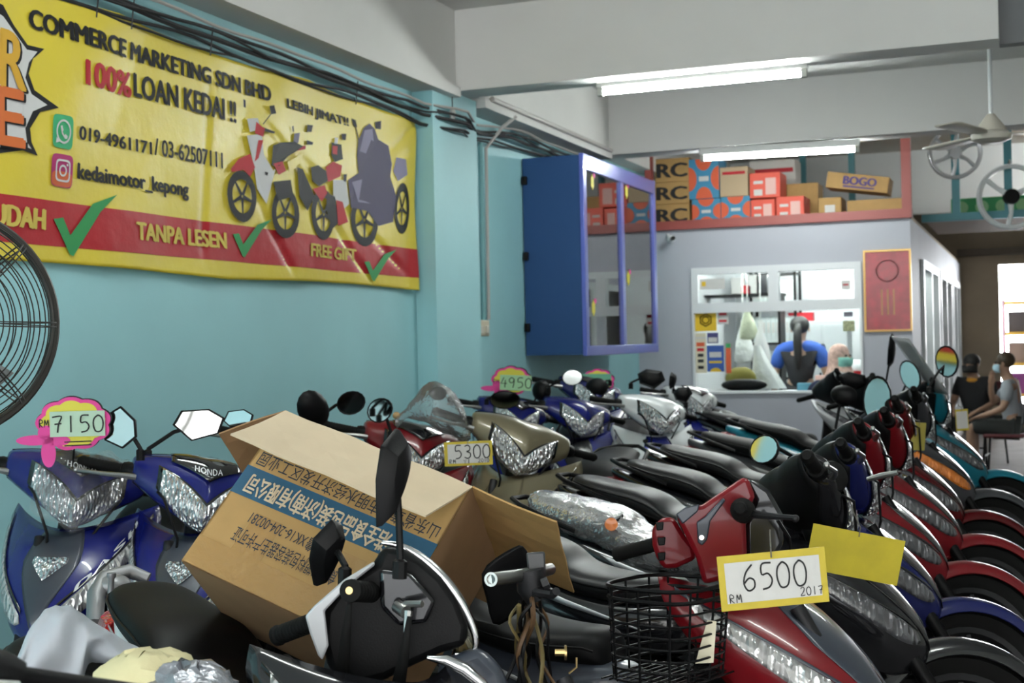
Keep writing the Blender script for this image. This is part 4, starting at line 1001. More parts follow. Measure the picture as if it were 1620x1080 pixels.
t = thing('draped_sheet', 'white plastic sheet draped over the counter end', 'sheet', (c.x, 12.9, .93))
MB().rings([[Vector((rx * cos(a_) * (1 + .15 * sin(5 * a_)) + dx, .08 * sin(a_), z)) for a_ in [2 * pi * j / 20 for j in range(20)]] for z, rx, dx in ((0, .16, .05), (.12, .12, .02), (.3, .06, -.03), (.42, .03, -.05))]).build('sheet', WB, t)
c = PY(1115, 470, 14.8)
for i, (px, y0, y1, m_, lb) in enumerate(((1180, 462, 448, P_R, 'red tub on the high shelf behind the top left pane'), (1205, 466, 436, GBLK, 'black helmet box on the high shelf behind the top left pane'), (1165, 466, 440, PAPER, 'white carton on the high shelf behind the top left pane'), (1192, 466, 436, PAPER, 'tall white carton between the red tub and the black box'))):
    b_ = PY(px, y0, 14.6); tt = PY(px, y1, 14.6)
    t = thing('stored_box', lb, 'box', (b_.x, 14.6, 1.905)); MB().box((0, .1, (tt.z - b_.z) / 2), (.12, .2, tt.z - b_.z)).build('body', m_, t, bevel=.008)
t = thing('high_shelf', 'high shelf along the office behind the top left pane', 'shelf', (PY(1175, 466, 14.7).x, 14.7, 1.89)); MB().box((0, 0, 0), (.9, .34, .03)).build('board', BLK, t)
for s in (-.42, .42): MB().box((s, 0, -.945), (.03, .3, 1.86)).build('upright', BLK, t)
c = PY(1286, 618, 13.0)
t = thing('desk', 'white office desk behind the window', 'desk', (c.x + .1, 12.80, 0)); MB().box((0, 0, .90), (1.0, .3, .03)).build('top', OFW, t)
for s in (-.46, .46): MB().box((s, 0, .44), (.04, .28, .885)).build('leg', OFW, t)
t = thing('tissue_box', 'light blue box on the office desk', 'box', (c.x - .01, 12.78, .915)); MB().box((0, 0, .035), (.19, .1, .07)).build('body', mat('light_blue_card', (.15, .42, .55), .6), t, bevel=.004)
c = PY(1312, 612, 12.95)
t = thing('office_chair', 'navy office chair back in front of the person in the headscarf', 'chair', (c.x, 12.42, 0))
MB().ell((0, 0, .90), (.13, .04, .13), 18, 10).build('backrest', mat('navy_fabric', (.03, .035, .08), .8), t); MB().box((0, .0, .45), (.05, .03, .75)).build('post', BLK, t)
m = MB()
for k in range(5): m.tube([(0, 0, .08), (.22 * cos(k * 1.257), .22 * sin(k * 1.257), .02)], .02, 6)
m.build('base', BLK, t)
c = PY(1355, 590, 13.6)
t = thing('helmet', 'white and red helmet on the shelf at the right of the window', 'helmet', (c.x, 13.6, .95)); MB().ell((0, 0, .12), (.13, .15, .12), 18, 12).build('shell', WHITE, t); MB().box((0, -.12, .10), (.2, .06, .05)).build('visor', P_R, t)
t = thing('side_table', 'dark side table under the helmet in the office', 'table', (c.x, 13.6, 0)); MB().box((0, 0, .93), (.36, .4, .04)).build('top', BLK, t)
for sx in (-.15, .15):
    for sy in (-.17, .17): MB().box((sx, sy, .455), (.03, .03, .91)).build('leg', BLK, t)

# ================================================================== people
SKIN = mat('skin', (.36, .21, .14), .55); SKINL = mat('skin_light', (.48, .31, .22), .55); HAIR = mat('hair_black', (.012, .011, .011), .5)
def skin(name, m_, parent, pts, edges, root=0, sub=2):
    """pts: name -> (pos, radius or (rx, ry))"""
    ks = list(pts); me = bpy.data.meshes.new(name); me.from_pydata([tuple(pts[k][0]) for k in ks], [(ks.index(a), ks.index(b)) for a, b in edges], [])
    o = bpy.data.objects.new(name, me); COL.objects.link(o); o.parent = parent
    md = o.modifiers.new('sk', 'SKIN'); md.use_smooth_shade = True
    for i, k in enumerate(ks):
        r = pts[k][1]; v = me.skin_vertices[0].data[i]; v.radius = r if isinstance(r, tuple) else (r, r); v.use_root = (i == root)
    s = o.modifiers.new('su', 'SUBSURF'); s.levels = sub; s.render_levels = sub
    me.materials.append(m_); return o
def person(label, loc, rz, J, shirt, legs, skinm, hair='short', mask=None, look=0, sleeve=.75, bottoms_to='ankle'):
    """J: joint positions in metres, facing +X"""
    t = thing('person', label, 'person', loc, (0, 0, rz))
    V_ = {k: Vector(v) for k, v in J.items()}
    hd = V_['head']; nk = V_['neck']
    pts = {'pelvis': (V_['pelvis'], (.14, .10)), 'belly': (lerp(V_['pelvis'], V_['chest'], .5), (.135, .10)), 'chest': (V_['chest'], (.15, .105)), 'neck': (nk, .052), 'jaw': (lerp(nk, hd, .55) + Vector((.02, 0, 0)), .062), 'head': (hd, (.078, .09)), 'crown': (hd + Vector((-.01, 0, .075)), .06)}
    E = [('pelvis', 'belly'), ('belly', 'chest'), ('chest', 'neck'), ('neck', 'jaw'), ('jaw', 'head'), ('head', 'crown')]
    for s in 'lr':
        pts.update({'sh' + s: (V_['sh' + s], .055), 'el' + s: (V_['el' + s], .042), 'wr' + s: (V_['wr' + s], .028), 'ha' + s: (V_['ha' + s], (.040, .018)), 'hip' + s: (V_['hip' + s], .095), 'kn' + s: (V_['kn' + s], .062), 'an' + s: (V_['an' + s], .040), 'to' + s: (V_['to' + s], .035)})
        E += [('chest', 'sh' + s), ('sh' + s, 'el' + s), ('el' + s, 'wr' + s), ('wr' + s, 'ha' + s), ('pelvis', 'hip' + s), ('hip' + s, 'kn' + s), ('kn' + s, 'an' + s), ('an' + s, 'to' + s)]
        d = (V_['ha' + s] - V_['wr' + s]).normalized(); sd = d.cross(Vector((0, 0, 1)));
        sd = sd.normalized() if sd.length > .1 else Vector((0, 1, 0))
        for i, (q, L) in enumerate(((-.027, .075), (-.009, .085), (.009, .08), (.027, .062))):
            a = V_['ha' + s] + sd * q + d * .03
            pts[f'f{s}{i}'] = (a, .009); pts[f'g{s}{i}'] = (a + d * L * .55 + Vector((0, 0, -.01)), .008); pts[f'h{s}{i}'] = (a + d * L + Vector((0, 0, -.025)), .007)
            E += [('ha' + s, f'f{s}{i}'), (f'f{s}{i}', f'g{s}{i}'), (f'g{s}{i}', f'h{s}{i}')]
        a = V_['wr' + s] + d * .03 + sd * (.04 if s == 'l' else -.04)
        pts['t' + s] = (a, .011); pts['u' + s] = (a + d * .05 + Vector((0, 0, -.015)), .009); E += [('wr' + s, 't' + s), ('t' + s, 'u' + s)]
    skin('body', skinm, t, pts, E)
    sp = {'pelvis': (V_['pelvis'] + Vector((0, 0, -.02)), (.155, .125)), 'belly': (lerp(V_['pelvis'], V_['chest'], .5), (.155, .125)), 'chest': (V_['chest'], (.168, .128)), 'col': (lerp(V_['chest'], nk, .72), .082)}
    se = [('pelvis', 'belly'), ('belly', 'chest'), ('chest', 'col')]
    for s in 'lr':
        sp['sh' + s] = (V_['sh' + s], .075); sp['el' + s] = (lerp(V_['sh' + s], V_['el' + s], sleeve), .062); se += [('chest', 'sh' + s), ('sh' + s, 'el' + s)]
    skin('shirt', shirt, t, sp, se)
    lp = {'pelvis': (V_['pelvis'] + Vector((0, 0, -.03)), (.16, .13))}; le_ = []
    for s in 'lr':
        e_ = 'an' if bottoms_to == 'ankle' else 'kn'
        lp['hip' + s] = (V_['hip' + s], .112); lp['kn' + s] = (V_['kn' + s], .08); le_ += [('pelvis', 'hip' + s), ('hip' + s, 'kn' + s)]
        if e_ == 'an': lp['an' + s] = (V_['an' + s] + Vector((0, 0, .03)), .058); le_ += [('kn' + s, 'an' + s)]
    skin('trousers' if bottoms_to == 'ankle' else 'shorts', legs, t, lp, le_)
    q = Matrix.Rotation(look, 3, 'Z'); f = q @ Vector((1, 0, 0)); sd = q @ Vector((0, 1, 0))
    hm = MB().ell(hd + f * .098 + Vector((0, 0, -.01)), (.016, .014, .022), 8, 6); hm.build('nose', skinm, t)
    for s in (-1, 1):
        MB().ell(hd + sd * .088 * s + Vector((0, 0, -.005)), (.018, .009, .030), 8, 6).build('ear', skinm, t)
        MB().ell(hd + f * .082 + sd * .033 * s + Vector((0, 0, .012)), (.010, .015, .010), 8, 6).build('eye', HAIR, t)
    if hair:
        hm = MB().ell(hd + q @ Vector((-.022, 0, .040)), (.098, .098, .092), 18, 12)
        ho = hm.build('hair', HAIR if hair != 'brown' else mat('hair_brown', (.05, .03, .015), .6), t)
        if hair == 'ponytail': MB().tube([hd + Vector((-.11, 0, .04)), hd + Vector((-.16, 0, -.02)), hd + Vector((-.17, 0, -.14)), hd + Vector((-.16, 0, -.30)), hd + Vector((-.15, 0, -.40))], [.03, .04, .045, .038, .015], 10).build('ponytail', HAIR, ho)
    if mask:
        m = MB(); m.grid([[hd + q @ Vector((.108 * cos(b) * k_, .100 * sin(b), z)) for b in [lerp(-1.25, 1.25, j / 10) for j in range(11)]] for z, k_ in ((-.005, .97), (-.03, 1.08), (-.06, 1.06), (-.095, .85))]); m.build('face_mask', mask, t, solid=.003)
    return t
SIT = lambda: dict(pelvis=(0, 0, .53), chest=(.02, 0, .90), neck=(.05, 0, 1.07), head=(.09, 0, 1.22), shl=(.02, .19, .99), shr=(.02, -.19, .99), hipl=(.04, .09, .52), hipr=(.04, -.09, .52), knl=(.44, .12, .54), knr=(.44, -.12, .54), anl=(.42, .13, .09), anr=(.42, -.13, .09), tol=(.56, .15, .035), tor=(.56, -.15, .035),
   ell=(.08, .25, .74), elr=(.08, -.25, .74), wrl=(.30, .17, .66), wrr=(.30, -.17, .66), hal=(.37, .14, .64), har=(.37, -.14, .64))
MASKB, MASKK = mat('mask_blue', (.35, .50, .58), .8), mat('mask_black', (.02, .02, .02), .8)
s1 = PZ(1547, 734, 0); s2 = PZ(1606, 752, 0)
J = SIT(); J['head'] = (.13, 0, 1.19); J['neck'] = (.08, 0, 1.06)
p1 = person('person in a black shirt with an orange collar sitting by the motorcycles', (s1.x, s1.y, 0), pi * 1.38, J, mat('black_cotton', (.016, .016, .018), .9), mat('dark_trousers', (.03, .03, .032), .9), SKIN, 'short', MASKK)
MB().lathe([(.078, .0), (.088, .02), (.066, .05), (.060, .05)], (.06, 0, 1.0), (.25, 0, 1), 18).build('orange_collar', mat('orange_cotton', (.55, .25, .03), .9), p1)
J = SIT(); J['wrr'] = (.24, -.06, 1.0); J['har'] = (.22, -.03, 1.08); J['elr'] = (.24, -.2, .78)
p2 = person('person in a grey shirt and dark shorts sitting with a hand to the mask', (s2.x, s2.y, 0), pi * .97, J, mat('grey_cotton', (.30, .32, .35), .9), mat('dark_shorts', (.03, .033, .032), .9), SKIN, 'brown', MASKB, bottoms_to='knee')
p1.scale = p2.scale = (.91, .91, .91)
for i, s in enumerate((s1, s2)):
    t = thing('stacking_chair', ('black metal chair under the person in black', 'black metal chair under the person in grey')[i], 'chair', (s.x, s.y, 0), (0, 0, pi * (1.38, .97)[i]))
    MB().box((.05, 0, .405), (.44, .44, .035)).build('seat', mat('maroon_vinyl', (.10, .015, .02), .6), t, bevel=.012)
    MB().box((-.225, 0, .76), (.025, .42, .26)).build('backrest', mat('maroon_vinyl', (.10, .015, .02), .6), t, bevel=.012)
    for sx in (0, 1):
        for sy in (-1, 1):
            m = MB(); m.tube([(.25, sy * .2, .40), (.28, sy * .22, 0)] if sx else [(-.24, sy * .19, .88), (-.22, sy * .2, .42), (-.27, sy * .22, 0)], .012, 8); m.build('leg', BLK, t)
    MB().tube([(.265, -.21, .2), (.265, .21, .2)], .009, 6).build('stretcher', BLK, t)
# the two in the office
ST_ = dict(pelvis=(0, 0, .88), chest=(0, 0, 1.22), neck=(0, 0, 1.38), head=(.02, 0, 1.50), shl=(0, .19, 1.29), shr=(0, -.19, 1.29), hipl=(0, .09, .84), hipr=(0, -.09, .84), knl=(.03, .1, .47), knr=(.03, -.1, .47), anl=(0, .1, .09), anr=(0, -.1, .09), tol=(.13, .12, .035), tor=(.13, -.12, .035),
   ell=(-.02, .27, 1.02), elr=(-.02, -.27, 1.02), wrl=(.06, .27, .80), wrr=(.06, -.27, .80), hal=(.09, .26, .72), har=(.09, -.26, .72))
c = PY(1266, 560, 13.55)
p3 = person('person with a ponytail in a black and blue shirt standing in the office', (c.x, 13.55, 0), pi / 2, ST_, mat('black_jersey', (.018, .018, .022), .8), mat('dark_trousers', (.03, .03, .032), .9), SKINL, 'ponytail', sleeve=.2)
RB = mat('royal_blue_cotton', (.03, .10, .42), .8)
for s in (-1, 1): skin('sleeve', RB, p3, {'z': ((-.03, 0, 1.31), .085), 'a': ((-.01, s * .10, 1.31), .085), 'b': ((0, s * .19, 1.285), .088), 'c': ((-.015, s * .25, 1.10), .070)}, [('z', 'a'), ('a', 'b'), ('b', 'c')])
J = SIT(); c = PY(1318, 590, 13.25)
p4 = person('person in a pink flowered headscarf and green mask sitting in the office', (c.x, 13.3, 0), -.5, J, mat('pink_tunic', (.50, .30, .26), .9), mat('dark_trousers', (.03, .03, .032), .9), SKINL, None, mat('mask_green', (.22, .50, .42), .8))
SC = mat('flowered_scarf', (.55, .36, .30), .9, var=.3, vscale=30)
hd = Vector((.09, 0, 1.22)); m = MB()
m.rings([[Vector((hd.x - .02 + r_ * cos(b) * (.86 if cos(b) > .2 and z > -.1 else 1.05), r_ * sin(b), hd.z + z)) for b in [2 * pi * k / 20 for k in range(20)]] for z, r_ in ((-.30, .20), (-.22, .17), (-.13, .115), (-.05, .108), (.03, .112), (.09, .09), (.13, .04))])
m.build('headscarf', SC, p4, sub=1)
t = thing('stool', 'black stool under the person in the headscarf', 'stool', (p4.location.x, 13.3, 0)); MB().lathe([(.001, .37), (.17, .37), (.17, .42), (.001, .42)], (0, 0, 0), (0, 0, 1), 20).build('seat', BLK, t)
for k in range(4): MB().tube([(.1 * cos(k * 1.57), .1 * sin(k * 1.57), .37), (.16 * cos(k * 1.57), .16 * sin(k * 1.57), 0)], .012, 6).build('leg', BLK, t)
# ---- goods outside the back door
t = thing('goods_rack', 'rack of dark goods with yellow bars outside the back door', 'rack', (.45, 21.0, 0))
for z in (.05, .5, .95, 1.4, 1.85): MB().box((0, 0, z), (1.7, .4, .05)).build('shelf_board', mat('yellow_bar', (.60, .40, .08), .5), t)
for s in (-.86, .86): MB().box((s, 0, .95), (.05, .4, 1.9)).build('upright', mat('lilac_paint', (.40, .30, .45), .5), t)
k = 0
for z in (.075, .525, .975, 1.425):
    for x in (-.66, -.33, 0, .33, .66):
        k += 1; t = thing('goods_box', 'dark box on the rack outside the back door', 'box', (.45 + x, 21.0, z), group='boxes on the rack outside the back door')
        MB().box((0, 0, .15), (.28, .3, .30)).build('body', mat(('purple_card', 'dark_card', 'grey_card')[k % 3], ((.16, .04, .20), (.06, .06, .08), (.22, .18, .18))[k % 3], .7), t, bevel=.005)
# ================================================================== foreground details
def loc_in(b):
    t, ST_, R, loc, sc = b; Ri = R.inverted()
    return lambda p: (Ri.to_3x3() @ (Vector(p) - loc)) / sc
# ---- black motorcycle with silver trim: handlebar unit
l1 = loc_in(C1); r1 = C1[0]
W1 = lambda px, py, Z: l1(P(px, py, Z))
def slab(pts, Z, th, m_, name, par, fn, bevel=.006):
    """outlined panel standing at depth Z with real thickness th along the view"""
    a = [fn(px, py, Z) for px, py in pts]; d = fn(pts[0][0], pts[0][1], Z + th) - a[0]
    return MB().poly(a, d).build(name, m_, par, bevel=bevel, ang=30)
hb = slab([(540, 925), (575, 902), (594, 890), (607, 862), (640, 868), (668, 884), (700, 912), (726, 950), (742, 990), (738, 1022), (700, 1032), (655, 1052), (610, 1075), (560, 1085), (520, 1060), (508, 1010), (512, 965)], 2.42, .13, BLK, 'handle_cover', r1, W1, .014)
slab([(600, 900), (650, 905), (690, 950), (675, 985), (630, 990), (602, 960)], 2.40, .03, GBLK, 'switch_pod', hb, W1, .008)
slab([(483, 974), (497, 958), (545, 916), (592, 887), (594, 893), (552, 926), (514, 966), (520, 1020), (510, 1044), (503, 1036), (490, 1000)], 2.40, .035, SILV, 'silver_trim', r1, W1, .004)
arcp = [(604, 858), (632, 863), (662, 879), (690, 902), (714, 930), (733, 960), (747, 990), (753, 1015), (746, 1032), (720, 1034)]
MB().tube([W1(*crom(arcp, i / 30), 2.44) for i in range(31)], [.004 + .006 * sin(pi * min(1, i / 26)) for i in range(31)], 10).build('chrome_rim', CHROME, r1)
m = MB(); m.grid([[lerp(W1(*crom(arcp, i / 20), 2.45), W1(690, 985, 2.50), j / 5) + Vector((.05 * sin(pi * j / 10), 0, 0)) for j in range(6)] for i in range(21)]); m.build('headlight_lens', film('yellowed_lens', (.80, .76, .55), .35, .08, 0, 10, .12, (.3, .27, .12)), r1)
m = MB(); m.tube([W1(628, 958, 2.39), W1(642, 968, 2.37)], .012, 10); m.tube([W1(640, 955, 2.38), W1(668, 955, 2.36)], .006, 8); m.tube([W1(646, 966, 2.37), W1(643, 1000, 2.36)], [.008, .006], 8); m.build('lever_bracket', STEEL, r1)
for pts in ([(553, 955), (548, 1000), (540, 1090)], [(648, 975), (640, 1030), (628, 1095)]):
    m = MB(); m.grid([[W1(px + dx, py, 2.33 + .02 * i) for dx in (-4 - 4 * i, 4 + 4 * i)] for i, (px, py) in enumerate(pts)]); m.build('rubber_strap', RUB, r1, solid=.003)
slab([(525, 1000), (560, 1030), (600, 1045), (610, 1100), (505, 1100), (515, 1040)], 2.52, .04, DALU, 'inner_shield', r1, W1, .01)
m = MB(); m.tube([W1(x, y, 2.35) for x, y in ((676, 1040), (705, 1044), (735, 1058), (762, 1080), (775, 1100))], [.004, .010, .011, .010, .008], 10); m.build('chrome_fender_strip', CHROME, r1)
slab([(690, 1045), (760, 1020), (800, 1060), (810, 1110), (700, 1110)], 2.42, .10, SLATE, 'front_shroud', r1, W1, .02)
def wmirror(b, base, ctr, nrm_px, **k):
    f_ = loc_in(b); o = f_(P(*ctr)); n_ = f_(P(*ctr) + RGT * nrm_px[0] + UPV * nrm_px[1] + FWD * nrm_px[2]) - o
    mirror(b[0], None, f_(P(*base)), o, n_, **k)
wmirror(C1, (632, 915, 2.36), (617, 752, 2.38), (-.93, .06, .36), shape='kite', w=.068, h=.062, roll=1.15)
wmirror(C1, (545, 925, 2.50), (516, 872, 2.56), (-.70, .45, .55), shape='kite', w=.058, h=.05, roll=.75)
for a_, b_, nm_ in (((554, 934, 2.31), (608, 938, 2.50), 'right'), ((437, 1006, 2.62), (506, 980, 2.56), 'left')):
    A_, B_ = W1(*a_), W1(*b_); d_ = (B_ - A_).normalized(); L_ = (B_ - A_).length
    prof = [(.008, -.004), (.0195, 0), (.0205, .008)]
    for i in range(10): z_ = .012 + i * (L_ - .03) / 10; prof += [(.0175, z_), (.0190, z_ + .005), (.0175, z_ + .01)]
    MB().lathe(prof + [(.022, L_ - .012), (.026, L_ - .008), (.026, L_), (.012, L_)], A_, d_, 18).build('grip', RUB, r1)
    if nm_ == 'right': MB().lathe([(.0065, -.006), (.0065, -.002), (.0028, -.001), (.0028, -.005), (.0012, -.005), (.0012, -.002)], A_, d_, 16).build('bar_end', mat('brass', (.5, .36, .16), .3, 1), r1)
# grey cast tail bracket of the same machine
m = MB(); m.tube([W1(150, 985, 3.45), W1(152, 940, 3.5), W1(165, 915, 3.55), W1(205, 903, 3.6), W1(235, 915, 3.6)], [.022, .024, .022, .02, .016], 10); m.build('cast_bracket', ALU, r1)
m = MB(); m.ell(W1(178, 925, 3.55), (.05, .05, .03), 14, 8); m.lathe([(.008, 0), (.008, .04), (.012, .045), (.012, .055)], W1(175, 940, 3.45), (0, 0, 1), 10); m.build('lock_housing', ALU, r1)
slab([(168, 945), (185, 940), (200, 985), (235, 1022), (238, 1045), (190, 1040), (175, 1000)], 3.38, .04, WHITE, 'tail_panel', r1, W1, .008)
# ---- stripped motorcycle: reservoir, dark visor, loose wiring
l2 = loc_in(C2); r2 = C2[0]; W2 = lambda px, py, Z: l2(P(px, py, Z))
slab([(832, 874), (862, 872), (864, 908), (836, 910)], 2.50, .05, mat('reservoir_grey', (.035, .036, .038), .35), 'brake_reservoir', r2, W2, .004)
m = MB(); m.grid([[W2(*p, 2.62 + .02 * j) for j, p in enumerate(r)] for r in (((752, 905), (770, 945), (775, 1000)), ((785, 878), (800, 920), (805, 985)), ((815, 862), (828, 900), (832, 960)), ((826, 858), (842, 880), (846, 930)))]); m.build('instrument_cover', BLK, r2, solid=.006, sub=1)
m = MB(); m.tube([W2(778, 916, 2.42), W2(845, 907, 2.52), W2(870, 900, 2.62)], .0125, 14); m.lathe([(.0125, 0), (.0135, .004), (.009, .004), (.009, -.02)], W2(778, 916, 2.42), l2(P(770, 917, 2.40)) - l2(P(778, 916, 2.42)), 14); m.build('bare_bar_end', STEEL, r2)
m = MB(); m.tube([W2(838, 900, 2.5), W2(842, 930, 2.5), W2(850, 948, 2.5)], [.028, .03, .022], 10); m.tube([W2(845, 935, 2.48), W2(875, 940, 2.46), W2(880, 935, 2.44)], [.010, .009, .008], 8); m.tube([W2(858, 925, 2.47), W2(868, 921, 2.47)], .012, 8); m.build('lever_clamp', DALU, r2)
rw = random.Random(3)
for k in range(14):
    a = (828 + rw.uniform(-16, 26), 940 + rw.uniform(0, 20)); e = (820 + rw.uniform(-40, 70), 1090)
    pts = [a, (lerp(a[0], e[0], .3) + rw.uniform(-14, 14), 985), (lerp(a[0], e[0], .6) + rw.uniform(-18, 18), 1035), e]
    MB().tube([W2(*crom(pts, i / 12), 2.5 + .05 * sin(k + i * .4)) for i in range(13)], rw.choice((.003, .004, .005)), 5).build('loose_wire', (BLK, BLK, mat('brown_wire', (.08, .04, .015), .6), mat('ochre_wire', (.12, .09, .03), .6))[k % 4], r2)
m = MB(); m.tube([W2(878, 1032, 2.46), W2(896, 1032, 2.46)], .007, 8); m.lathe([(.014, 0), (.014, .004)], W2(893, 1032, 2.46), l2(P(900, 1032, 2.46)) - l2(P(893, 1032, 2.46)), 12); m.tube([W2(912, 1040, 2.46), W2(912, 1055, 2.46), W2(900, 1065, 2.46)], .002, 5); m.build('brass_connector', mat('brass', (.5, .36, .16), .3, 1), r2)
# ---- red motorcycle: dark inset and wire basket in the step-through
l3 = loc_in(B1); r3 = B1[0]; W3 = lambda px, py, Z: l3(P(px, py, Z))
hc3 = slab([(1069, 816), (1102, 799), (1111, 798), (1173, 756), (1184, 754), (1196, 787), (1191, 793), (1180, 827), (1182, 873), (1175, 905), (1150, 915), (1113, 925), (1102, 884), (1084, 846)], 2.78, .12, RED, 'handle_cover', r3, W3, .010)
slab([(1031, 836), (1047, 818), (1067, 818), (1084, 847), (1098, 864), (1102, 884), (1071, 898), (1049, 900), (1038, 880), (1032, 862)], 2.88, .08, RED, 'switch_pod', r3, W3, .010)
for px_, py_ in ((1046, 856), (1046, 880), (1043, 832)): slab([(px_ - 6, py_ - 6), (px_ + 7, py_ - 7), (px_ + 6, py_ + 6), (px_ - 4, py_ + 7)], 2.868, .02, BLK, 'switch', r3, W3, .002)
slab([(1178, 758), (1192, 757), (1217, 775), (1238, 812), (1240, 860), (1215, 900), (1182, 900), (1180, 830), (1194, 790)], 2.80, .12, GBLK, 'headlight_back', r3, W3, .012)
slab([(1102, 826), (1116, 816), (1144, 787), (1148, 791), (1124, 824), (1119, 853), (1111, 863), (1104, 858)], 2.772, .02, SLATE, 'cover_inset', r3, W3, .003)
slab([(1069, 813), (1084, 802), (1107, 797), (1104, 809), (1080, 829)], 2.768, .03, SLATE, 'cover_inset', r3, W3, .003)
MB().lathe([(.001, 0), (.006, 0), (.005, .003), (.001, .003)], W3(1110, 850, 2.769), W3(1110, 850, 2.6) - W3(1110, 850, 2.7), 10).build('screw', CHROME, hc3)
A_, B_ = W3(1171, 803, 2.66), W3(1176, 808, 2.79); d_ = (B_ - A_).normalized(); L_ = (B_ - A_).length
MB().lathe([(.005, -.003), (.011, 0), (.012, .01), (.013, .03), (.017, .035), (.016, .05), (.020, .055), (.019, .075), (.024, .08), (.0255, L_)], A_, d_, 20).build('grip', RUB, r3)
A_, B_ = W3(976, 877, 2.98), W3(1040, 860, 2.90); d_ = (B_ - A_).normalized(); L_ = (B_ - A_).length
MB().lathe([(.008, -.003), (.0165, 0), (.0165, .012)] + [(.0145 + .0012 * (i % 2), .016 + (L_ - .02) * i / 14) for i in range(15)], A_, d_, 16).build('grip', RUB, r3)
m = MB(); m.tube([W3(1190, 812, 2.74), W3(1206, 815, 2.72), W3(1232, 817, 2.70), W3(1256, 819, 2.68)], [.010, .007, .006, .006], 8); m.ell(W3(1258, 820, 2.68), (.008, .008, .008), 10, 8); m.build('brake_lever', DALU, r3)
MB().tube([W3(1230, 822, 2.72), W3(1248, 850, 2.74), W3(1254, 890, 2.76)], .004, 6).build('brake_cable', BLK, r3)
bc = l3(P(1058, 990, 2.72)); m = MB(); wr = .0026
for i in range(9):
    z = .085 - .18 * i / 8; s = 1 - .10 * i / 8
    m.tube([bc + Vector((.10 * s * x, .125 * s * y, z)) for x, y in sell(1, 1, 28, 3.2)], wr * (1.7 if i in (0, 1) else 1), 5, closed=True)
for x, y in sell(1, 1, 12, 3.2): m.tube([bc + Vector((.10 * x, .125 * y, .085)), bc + Vector((.09 * x, .1125 * y, -.095)), bc + Vector((0, .1125 * y, -.095))], wr, 5)
for i in range(11): m.tube([bc + Vector((-.088 + .0176 * i, -.11, -.096)), bc + Vector((-.088 + .0176 * i, .11, -.096))], wr * .8, 5)
m.build('wire_basket', BLK, r3)
MB().tube([bc + Vector((0, 0, -.096)), bc + Vector((0, 0, -.19)), bc + Vector((0, 0, -.26))], .014, 8).build('basket_bracket', BLK, r3)
t = thing('paper_slip', 'pale card slip standing in the black wire basket', 'card'); o = P(1116, 1016, 2.66)
MB().poly([o + RGT * x + UPV * y for x, y in ((-.020, -.042), (.016, -.040), (.022, .042), (.004, .044))], FWD * .0015).build('slip', CRP, t, flat=True)

# ---- the big carton on the black seat
TLc = Vector((-1.597, 2.662, 1.277)); Lx, Hx, Dx = Vector((.944, -.034, -.328)), Vector((-.282, -.602, -.747)), Vector((-.172, .798, -.578))
cw, ch, cd = .495, .4115, .346
cart = thing('carton', 'open brown carton with a blue band of Chinese lettering on the black seat', 'box', TLc)
Q = lambda u, v, d=0.0: Lx * (u * cw) + Hx * (v * ch) + Dx * d
def panel(pts, m_, name, nrm, th=.004, par=cart, bevel=0): return MB().poly(pts, nrm * th).build(name, m_, par, bevel=bevel, flat=not bevel)
fp = panel([Q(0, 0), Q(1, 0), Q(1, 1), Q(0, 1)], KRAFT, 'front_panel', Dx)
panel([Q(0, 1), Q(1, 1), Q(1, 1, cd), Q(0, 1, cd)], KRAFTD, 'bottom_panel', -Hx)  # darker board: shade under the carton is put into the colour
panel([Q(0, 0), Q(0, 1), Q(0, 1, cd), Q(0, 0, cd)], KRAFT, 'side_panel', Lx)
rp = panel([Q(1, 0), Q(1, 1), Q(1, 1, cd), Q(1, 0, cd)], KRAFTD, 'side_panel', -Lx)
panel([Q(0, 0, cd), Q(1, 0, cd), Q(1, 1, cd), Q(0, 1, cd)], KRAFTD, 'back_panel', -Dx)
def flap(a, b, f, m_, bend=.0):
    n = (b - a).cross(f).normalized(); L = (b - a)
    m = MB(); gr = [[a + L * (i / 8) + f * (j / 4) + n * (bend * sin(pi * j / 8) + .002 * sin(i * 1.7 + j)) for j in range(5)] for i in range(9)]
    return m.grid(gr).build('flap', m_, cart, solid=.004, flat=True)
flap(Q(0, 0), Q(1, 0), Hx * .150 - Dx * .132, KRAFTL, .006)  # paler board: light falling on the upturned flap is put into its colour
flap(Q(1, 0), Q(1, 0, cd), Lx * .205 - Hx * .0, KRAFT, .004)
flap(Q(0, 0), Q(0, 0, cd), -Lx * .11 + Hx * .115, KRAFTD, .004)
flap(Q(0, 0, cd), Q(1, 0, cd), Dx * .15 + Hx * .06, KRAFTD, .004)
band = MB().add([Q(0, .372, -.0008), Q(1, .366, -.0008), Q(1, .535, -.0008), Q(0, .548, -.0008)], [(0, 1, 2, 3)]).build('blue_band', mat('print_blue', (.020, .085, .15), .75, var=.08, vscale=20), fp, flat=True)
def ctext(s, u0, u1, v0, v1, m_, bold=.0): letter(s, m_, lambda a, b: Q(lerp(u0, u1, a), lerp(v0, v1, b), -.0018), fp, bold)
ctext('山东省章丘市明水经济开发区工业园', .975, .03, .268, .358, DINK)
ctext('浩全食品包装(济南)有限公司', .80, .055, .392, .53, KRAFTL, .018)
ctext('号:鲁XK16-204-00281', .56, .165, .60, .68, DINK)
ctext('食品用塑料包装容器生产许可证', .68, .14, .705, .795, DINK)
tape = mat('packing_tape', (.37, .215, .075), .25, coat=.5, bump=.5, bscale=30, bdist=.006)
MB().grid([[Q(u, v, -.0012 - .0006 * sin(u * 20)) for v in (.83, .90, .995)] for u in [i / 20 for i in range(21)]]).build('tape', tape, fp)
